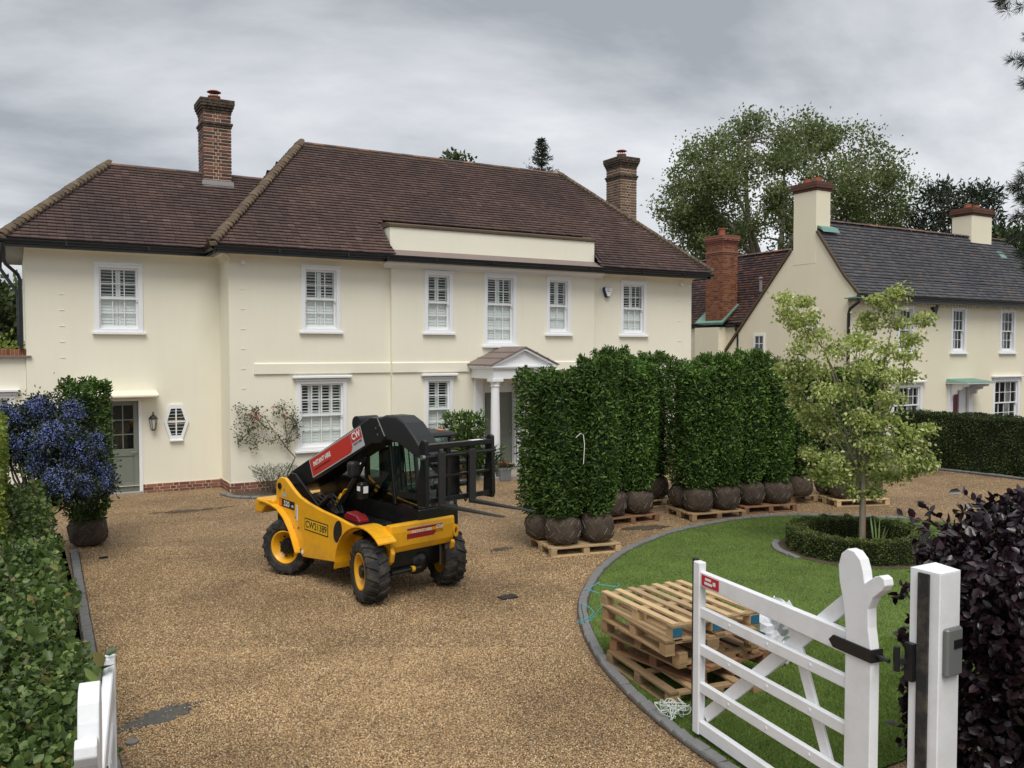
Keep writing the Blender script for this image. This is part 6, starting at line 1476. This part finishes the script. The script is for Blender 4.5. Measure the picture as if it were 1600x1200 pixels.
# tree tops behind the big roof and at far left
def spruce(name, label, base, h, rad, z0, n=16):
    t_ = empty(name, base); tag(t_, label, 'tree', 'trees behind the houses'); mb = MB().tube([(0, 0, 0), (0, 0, h)], [.22, .02], 8); Ps, Ds = [], []; q = np.random.default_rng(3)
    for k in range(n):
        z = z0 + (h - z0) * k / n; R_ = rad * (1 - (z - z0) / (h - z0)) ** 1.1 + .05
        for j in range(5):
            a = q.uniform(0, 6.28); e_ = np.array([R_ * math.cos(a), R_ * math.sin(a), R_ * .25]) * q.uniform(.6, 1.1); s_ = np.array([0, 0, z]); mb.tube([s_, s_ + e_ * .5 - [0, 0, .05], s_ + e_], [.03, .02, .008], 4)
            for i in range(26): t = q.uniform(.15, 1.05); Ps.append(s_ + e_ * t + q.normal(0, .05, 3) - [0, 0, .04]); Ds.append(e_ / np.linalg.norm(e_) + q.normal(0, .5, 3))
    mb.build('trunk', 'bark', t_); leaf_obj('crown', np.array(Ps), nrm(np.array(Ds)), .15, .04, 'dark_needle', t_, spread=.4); return t_
gx, gy = place(846, 40); spruce('spruce_tree', 'pointed dark conifer top showing above the main roof ridge', (gx, gy, 0), 13.0, 1.5, 9.6, 20)
gx, gy = place(706, 46); r = np.random.default_rng(21); cl = [(r.normal(0, .5), r.normal(0, .5), 13.35 - abs(r.normal(0, .5)), .35) for i in range(26)]
tree('tree', 'small twiggy tree top just above the middle of the roof ridge', (gx, gy, 0), (0, 0, 9), cl, 22, .25, .16, 'far_leaf', .25, 6, group='trees behind the houses', seed=8)
gx, gy = place(-20, 34); cl = [(r.normal(0, 1.5), r.normal(0, 1.5), r.uniform(1.5, 5.7) - .1 * abs(i % 3), .7) for i in range(110)]
tree('tree', 'dark green tree behind the low side building at far left', (gx, gy, 0), (0, 0, 2), cl, 60, .3, .2, 'far_leaf', .3, 8, group='trees behind the houses', seed=9)
iv = empty('ivy_mound', (-.8, 22.0, 3.0)); tag(iv, 'bright green plant growing above the brick coping at far left', 'plant')
P1 = rng.normal(size=(900, 3)) * [.55, .3, .13] + [0, 0, .25]; leaf_obj('foliage', P1, nrm(P1 + [0, 0, .6]), .09, .07, 'lime_leaf', iv, spread=.7); MB().tube([(0, 0, -.1), (.1, 0, .2), (.4, .1, .3)], [.03, .02, .01], 6).build('stem', 'bark', iv)
# long-needled pine reaching in from the right
dP = 20; gx, gy = place(1760, dP); pine = empty('pine_tree', (gx, gy, 0)); tag(pine, 'long needled pine whose branch tips reach in at the right edge', 'tree')
def pp_(px, py, d=dP): x, y = place(px, d); return np.array([x - gx, y - gy, 3.2 + (548 - py) / (1350 / d)])
mb = MB().tube([(0, 0, 0), (.1, 0, 5), (0, .1, 13)], [.3, .25, .12], 10); Ps, Ds = [], []
for (px, py, z0_) in [(1556, 8, 11.5), (1592, 105, 10), (1596, 140, 9.6), (1578, 292, 7.5), (1590, 318, 7), (1600, 300, 7.2), (1586, 340, 6.6), (1600, 370, 6.2), (1570, 372, 6.2), (1608, 60, 10.6), (1590, 395, 6.0), (1605, 420, 5.6)]:
    e_ = pp_(px, py) ; s_ = np.array([0, 0, z0_ - .4]); m_ = (s_ + e_) / 2 + [0, 0, .25]; mb.tube([s_, m_, e_], [.05, .03, .012], 6)
    for q in range(7):
        tip = e_ + rng.normal(0, .09, 3) * [1, 1, .6] if q < 3 else e_ + (m_ - e_) * (.18 * (q - 2)) + rng.normal(0, .22, 3); ax_ = unit(e_ - m_ + rng.normal(0, .3, 3)); mb.tube([(e_ - ax_ * .15) if q < 3 else e_ + (m_ - e_) * (.18 * (q - 2)), tip], [.012, .006], 4)
        for i in range(70): Ps.append(tip - ax_ * random.uniform(-.02, .22)); Ds.append(ax_ * .55 + rand_unit(1)[0] * .75)
mb.build('trunk', 'bark', pine, smooth=True); leaf_obj('needles', np.array(Ps), nrm(np.array(Ds)), .24, .012, 'dark_needle', pine, spread=.15, fold=0, curl=.05)
# ceanothus
leafmat('ceanothus_leaf', [(0, (.010, .020, .010)), (.6, (.02, .036, .014)), (1, (.045, .065, .02))], .45, .15)
leafmat('blue_flower', [(0, (.15, .20, .52)), (.5, (.24, .30, .68)), (1, (.40, .46, .82))], .7, .25)
r = np.random.default_rng(31); gx, gy = .25, 14.87; ce = empty('ceanothus_tree', (gx, gy, 0)); tag(ce, 'small dark leaved tree covered in blue flowers at the left', 'tree')
cl = []
dC = 13.0
for (px, py, rad) in [(20, 650, .25), (45, 640, .28), (75, 655, .3), (20, 690, .28), (50, 690, .32), (85, 690, .32), (110, 670, .26), (125, 700, .3), (75, 722, .22), (100, 730, .3), (135, 735, .3), (150, 745, .22), (5, 660, .2), (90, 765, .18)]:
    o = (px - 51) / 1350 * dC; z = 3.14 - (py - 548) / (1350 / dC)
    for q in range(2): dp = r.normal(0, .38); cl.append((o * .866 + dp * .5, -o * .5 + dp * .866, z + r.normal(0, .05), rad * .74))
mb = MB().tube([(0, 0, 0), (.02, 0, .4), (-.01, .02, .75)], [.07, .06, .05], 8)
for c in cl:
    s_ = np.array([0, 0, r.uniform(.55, .8)]); e_ = np.array(c[:3]); mb.tube([s_, s_ + (e_ - s_) * .5 + r.normal(0, .08, 3), e_], [.028, .016, .006], 5)
mb.build('trunk', 'bark', ce, smooth=True)
n = 900; k = np.repeat(np.arange(len(cl)), n); C_ = np.array([c[:3] for c in cl]); RR = np.array([c[3] for c in cl]); off = r.normal(size=(len(k), 3)) * (RR[k] * .55)[:, None]
leaf_obj('foliage', C_[k] + off, nrm(off), .055, .03, 'ceanothus_leaf', ce, spread=.9)
n = 80; k = np.repeat(np.arange(len(cl)), n); off = nrm(r.normal(size=(len(k), 3)) + [-.2, -.6, .35]) * (RR[k] * r.uniform(.75, 1.15, len(k)))[:, None]; fc = C_[k] + off
k2 = np.repeat(np.arange(len(fc)), 12); P1 = fc[k2] + r.normal(size=(len(k2), 3)) * [.017, .017, .026]; leaf_obj('flowers', P1, nrm(P1 - fc[k2] + 1e-4), .021, .019, 'blue_flower', ce, spread=.8)
# climbing rose on the wall
leafmat('rose_leaf', [(0, (.035, .05, .015)), (.5, (.06, .09, .025)), (.8, (.09, .11, .035)), (1, (.17, .06, .04))], .5, .2); pmat('rose_red', (.35, .05, .035), .7, .3)
def wallpt(px, py, v):
    a = R(30) + math.atan((px - 800) / 1350); u = v * math.tan(a); d = u * .5 + v * .866; return np.array([u, v, 3.2 - (py - 548) / (1350 / d)])
ro = empty('climbing_rose', (5.3, 19.7, 0), world_built=True); tag(ro, 'straggly climbing rose trained on the cream wall behind the telehandler', 'shrub')
mb = MB(); VR = 19.86; Ps = []
for path in [[(447, 770), (448, 740), (460, 715), (448, 702), (436, 685), (425, 672), (410, 665), (395, 668), (378, 672)], [(448, 702), (447, 680), (444, 655), (440, 640), (432, 632)], [(436, 685), (420, 690), (400, 680), (385, 690), (370, 685)], [(425, 672), (415, 655), (400, 645), (385, 640), (368, 635)], [(448, 690), (455, 670), (462, 655), (458, 640), (440, 628)], [(440, 692), (455, 690), (465, 680)], [(447, 655), (455, 648), (463, 665), (466, 672)], [(410, 665), (400, 652), (380, 655), (366, 668)], [(395, 668), (378, 685), (362, 672)]]:
    q = [wallpt(x, y, VR + random.uniform(-.06, .04)) for x, y in path]; mb.tube(q, list(np.linspace(.018 if path[0] == (447, 770) else .010, .004, len(q))), 6)
    for i in range(len(q) - 1):
        if path[0] == (447, 770) and i < 4: continue
        for t in rng.random(24): Ps.append(q[i] + (q[i + 1] - q[i]) * t + rng.normal(0, .055, 3) * [1, .6, 1])
for (px, py) in [(372, 640), (378, 655), (395, 650), (388, 672), (400, 690), (440, 640), (430, 645), (455, 655), (460, 668), (402, 640), (375, 690), (395, 700)]:
    c = wallpt(px, py, VR)
    for i in range(26): Ps.append(c + rng.normal(0, .06, 3) * [1, .6, 1])
mb.build('stems', 'bark', ro, smooth=True); Ps = np.array(Ps); leaf_obj('leaves', Ps, nrm(rng.normal(size=Ps.shape) + [0, -.6, .1]), .055, .032, 'rose_leaf', ro, spread=.6)
Ps = []
for (px, py) in [(402, 643), (398, 650), (405, 655), (418, 642), (395, 660), (388, 648), (428, 636), (444, 650)]:
    c = wallpt(px, py, VR - .06); 
    for i in range(12): Ps.append(c + rng.normal(0, .028, 3))
leaf_obj('faded_flowers', np.array(Ps), rand_unit(len(Ps)), .035, .03, 'rose_red', ro)
# small shrubs and pots
leafmat('rosemary', [(0, (.03, .045, .022)), (.6, (.06, .085, .04)), (1, (.10, .13, .07))], .6, .1)
def tuft(name, label, loc, n, rad, h, L, W, mat, group=None, up=1.0, cat='shrub'):
    t_ = empty(name, loc); tag(t_, label, cat, group); a = rng.uniform(0, 6.283, n); q = np.sqrt(rng.random(n)) * rad; z = rng.random(n) ** .7 * h
    P = np.stack([q * np.cos(a) * (.5 + .6 * z / h), q * np.sin(a) * (.5 + .6 * z / h), z], 1); leaf_obj('foliage', P, nrm(np.stack([np.cos(a), np.sin(a), np.full(n, up)], 1)), L, W, mat, t_, spread=.5)
    mb = MB()
    for i in range(9): t = i * .7; mb.tube([(0, 0, 0), (rad * .3 * math.cos(t), rad * .3 * math.sin(t), h * .45), (rad * .55 * math.cos(t), rad * .55 * math.sin(t), h * .9)], [.012, .008, .003], 5)
    mb.build('stems', 'bark', t_); return t_
tuft('rosemary_bush', 'grey green rosemary bush at the foot of the climbing rose', (5.02, 19.35, 0), 1500, .50, .60, .07, .008, 'rosemary', up=1.6)
tuft('low_shrub', 'low green shrub in the bed behind the telehandler boom', (6.3, 19.5, 0), 900, .4, .45, .06, .02, 'privet_leaf')
bs = empty('porch_shrub', (9.72, 19.25, 0)); tag(bs, 'dark glossy evergreen shrub beside the porch column', 'shrub')
P1, D1, O_ = column_points(1500, .95, .7, .35, 1.55, .6, .12); L = rng.uniform(.12, .2, len(P1)); leaf_obj('foliage', P1, D1, L, L * .24, 'laurel_leaf', bs, spread=.6, detail=2); MB().tube([(0, 0, 0), (0, .02, .5), (.03, 0, 1.2)], [.05, .04, .015], 7).build('stem', 'bark', bs); core_mesh(.7, .5, .4, 1.4, None).build('shade_core', 'laurel_core', bs)  # its dark core is a solid stand-in for shade inside the shrub
bs2 = tuft('fern_clump', 'drooping dark fern clump in front of the porch column', (10.1, 18.9, 0), 420, .38, .75, .28, .03, 'laurel_leaf', up=.8)
pot = empty('planter', (10.43, 18.50, 0)); tag(pot, 'small square grey planter of red flowers at the porch step', 'planter')
pm_ = MB().hexa([(-.13, -.13, 0), (.13, -.13, 0), (.13, .13, 0), (-.13, .13, 0), (-.155, -.155, .30), (.155, -.155, .30), (.155, .155, .30), (-.155, .155, .30)]).build('pot', 'granite', pot, bevel=.01)
P1 = rng.normal(size=(260, 3)) * [.11, .11, .05] + [0, 0, .37]; leaf_obj('leaves', P1, nrm(P1 - [0, 0, .3]), .055, .03, 'rose_leaf', pot); P1 = rng.normal(size=(70, 3)) * [.11, .11, .03] + [0, 0, .43]; leaf_obj('flowers', P1, rand_unit(70), .03, .028, 'rose_red', pot)
# strap leaves in the round bed
ir = empty('iris_clump', (RC[0] + .26, RC[1] - .16, .02)); tag(ir, 'clump of upright pale iris leaves beside the young tree trunk', 'plant')
mb = MB()
for i in range(9):
    a = random.uniform(-.4, .4) + i * .7; l = random.uniform(.35, .6); x, y = .05 * math.cos(a), .05 * math.sin(a); tx, ty = x + .18 * math.cos(a) * random.uniform(.2, 1), y + .18 * math.sin(a) * random.uniform(.2, 1); w_ = .018
    mb.add([(x - w_, y, 0), (x + w_, y, 0), ((x + tx) / 2 + w_, (y + ty) / 2, l * .6), ((x + tx) / 2 - w_, (y + ty) / 2, l * .6), (tx, ty, l)], [(0, 1, 2, 3), (3, 2, 4)])
mb.build('leaves', 'iris_leaf' if 'iris_leaf' in MATS else pmat('iris_leaf', (.20, .28, .10), .5, .2).name, ir)
MB().tube([(11.82, 9.12, 0), (11.79, 9.11, 1.0), (11.77, 9.1, 1.6)], .02, 7).build('tree_stake', 'pine_brown'); tag(bpy.data.objects['tree_stake'], 'thin brown wooden stake beside the young tree trunk', 'stake')

# ================================================================ SMALL THINGS
lt = empty('wall_lantern', (2.71, 20.97, 1.4), world_built=True); tag(lt, 'black metal wall lantern between the side door and hexagon window', 'lantern')
mb = MB(); y = 20.86
mb.box(2.69, 2.73, 20.955, 20.969, 1.40, 1.56); mb.tube([(2.71, 20.96, 1.48), (2.71, 20.92, 1.42), (2.71, y, 1.42)], .008, 6); mb.lathe([(.02, 1.40), (.05, 1.42), (.052, 1.435)], 6, (2.71, y, 0)); mb.lathe([(.095, 1.665), (.10, 1.68), (.05, 1.74), (.02, 1.76), (.012, 1.80), (.018, 1.81), (.004, 1.83)], 6, (2.71, y, 0))
for k in range(6): a = 2 * math.pi * k / 6; mb.tube([(2.71 + .05 * math.cos(a), y + .05 * math.sin(a), 1.43), (2.71 + .088 * math.cos(a), y + .088 * math.sin(a), 1.67)], .006, 5)
mb.build('frame', 'iron_black', lt); MB().lathe([(.044, 1.435), (.080, 1.66)], 6, (2.71, y, 0)).build('glass', 'lamp_glass', lt)
al = empty('alarm_box', (14.62, VM, 4.85), world_built=True); tag(al, 'blue and white burglar alarm box high on the cream wall', 'alarm box')
pent = [(-.13, .13), (-.10, .15), (.10, .15), (.13, .13), (.13, .05), (.05, -.14), (-.05, -.14), (-.13, .05)]
pmat('alarm_blue', (.012, .02, .09), .4, .1)
MB().prism(pent, lambda x, z, yy: (14.62 + x, yy, 4.85 + z), VM - .11, VM - .002).build('housing', 'alarm_blue', al, bevel=.012)
fc = MB().prism([(x * .86 + .006, z * .86 + .01) for x, z in pent], lambda x, z, yy: (14.62 + x, yy, 4.85 + z), VM - .118, VM - .1105).build('face', 'decal_white', al)
for i, (x, z, w_) in enumerate([(-.05, .09, .025), (0, .09, .03), (.05, .09, .02), (-.055, .03, .03), (-.005, .03, .03), (.045, .03, .03)]): MB().box(14.62 + x - w_ / 2, 14.62 + x + w_ / 2, VM - .1195, VM - .1182, 4.85 + z - .016, 4.85 + z + .016).build('printed_mark', 'box_grey', fc)
# twine, netting, plastic wrap by the pallets
pmat('blue_twine', (.06, .36, .42), .5, .1); pmat('white_net', (.60, .66, .60), .6, .05); pmat('plastic_film', (.62, .65, .68), .25, .1)
def tangle(name, label, pts, mat, r_, cat):
    o = MB().tube(catmull(pts, .03), r_, 5).build(name, mat); tag(o, label, cat); return o
rr = random.Random(8)
tangle('blue_twine', 'tangle of blue twine trailing over the grass from the pallet stack', [(5.05, 7.0, .77), (5.0, 7.12, .78), (5.1, 7.3, .72), (5.3, 7.35, .76), (5.2, 7.2, .79), (5.35, 7.1, .77), (5.5, 7.3, .72), (5.42, 7.42, .5), (5.25, 7.5, .3), (5.1, 7.35, .45), (4.98, 7.2, .62), (5.02, 7.05, .56), (4.92, 7.15, .45), (5.0, 7.28, .42), (5.08, 7.1, .5)], 'blue_twine', .0045, 'twine')
pts = [(4.92 + rr.uniform(-.13, .13), 5.72 + rr.uniform(-.13, .13), .03 + rr.uniform(0, .12)) for i in range(60)]
tangle('white_netting', 'heap of white netting on the grass at the toe of the gate', pts, 'white_net', .0035, 'netting')
q = np.random.default_rng(5); mb = MB(); n1, n2 = 22, 14; ph = q.uniform(0, 6, 8)
for i in range(n2):
    a = math.pi * (i + .5) / n2 - math.pi / 2
    for j in range(n1):
        t = 2 * math.pi * j / n1; d_ = unit([math.cos(a) * math.cos(t), math.cos(a) * math.sin(t), math.sin(a)]); rad = 1 + .22 * math.sin(3 * t + ph[0] + i) + .16 * math.sin(5 * t - i * 1.3 + ph[1]) + q.normal(0, .10)
        mb.v.append((6.74 + d_[0] * .16 * rad, 6.22 + d_[1] * .2 * rad, max(.015, .30 + d_[2] * .30 * rad)))
for i in range(n2 - 1):
    for j in range(n1): mb.f.append((i * n1 + j, i * n1 + (j + 1) % n1, (i + 1) * n1 + (j + 1) % n1, (i + 1) * n1 + j))
mb.f.append(tuple(range(n1))[::-1]); mb.f.append(tuple(range((n2 - 1) * n1, n2 * n1)))
tag(mb.build('plastic_wrap', 'plastic_film'), 'crumpled white plastic wrap heaped behind the pallet stack', 'plastic wrap')
# covers and bare patch in the drive
def disc(name, label, x, y, a, b_, z, mat, cat, rz=0, rag=0, h=.006):
    n = 28 if not rag else 70; q = random.Random(3); mb = MB(); top = []
    for k in range(n):
        t = 2 * math.pi * k / n; j = 1 + q.uniform(-rag, rag); top.append((a * j * math.cos(t), b_ * j * math.sin(t)))
    c, s = math.cos(rz), math.sin(rz); mb.prism([(x + u * c - w_ * s, y + u * s + w_ * c) for u, w_ in top], lambda u, w_, zz: (u, w_, zz), z - h, z); o = mb.build(name, mat); tag(o, label, cat); return o
pmat('asphalt', (.085, .08, .072), .8, .4, 30, .6, 90)
disc('bare_patch', 'bare dark grey patch where the gravel has worn away in the foreground', 1.06, 8.0, .31, .13, .008, 'asphalt', 'patch', R(28), .42, .02)
tag(MB().box(5.38, 5.62, 9.56, 9.71, .0, .018).build('drain_cover', 'iron_black', bevel=.004), 'small black drain cover in the gravel right of the telehandler', 'drain cover')
disc('metal_stud', 'small round metal gate stop set in the gravel near the left gate', .78, 7.55, .05, .05, .022, 'steel', 'stud', 0, 0, .02)
disc('metal_stud', 'tiny dark gate stop in the gravel beside the single laurel', 1.15, 14.6, .06, .04, .025, 'iron_black', 'stud', 0, .1, .03)
disc('soil_spill', 'dark crumbs of soil spilt on the gravel before the second pallet', 9.85, 12.22, .36, .15, .010, 'earth', 'soil', R(-10), .45, .02)
disc('soil_spill', 'small heap of dark soil on the gravel under the fork tips', 6.75, 12.05, .16, .08, .010, 'earth', 'soil', R(10), .45, .02)
# fallen twigs by the side door
mb = MB()
for i in range(26):
    x, y = random.uniform(2.2, 3.6), random.uniform(17.95, 18.15); a = random.uniform(-.4, .4); l = random.uniform(.1, .4); mb.tube([(x, y, .014), (x + l * .5 * math.cos(a), y + l * .5 * math.sin(a), .022), (x + l * math.cos(a), y + l * math.sin(a), .012)], [.007, .006, .003], 4)
o = mb.build('twig_litter', 'bark'); tag(o, 'line of dark twigs lying on the gravel before the side door', 'twigs', kind='stuff')
for o in list(bpy.data.objects):
    if '_w' in o: del o['_w']
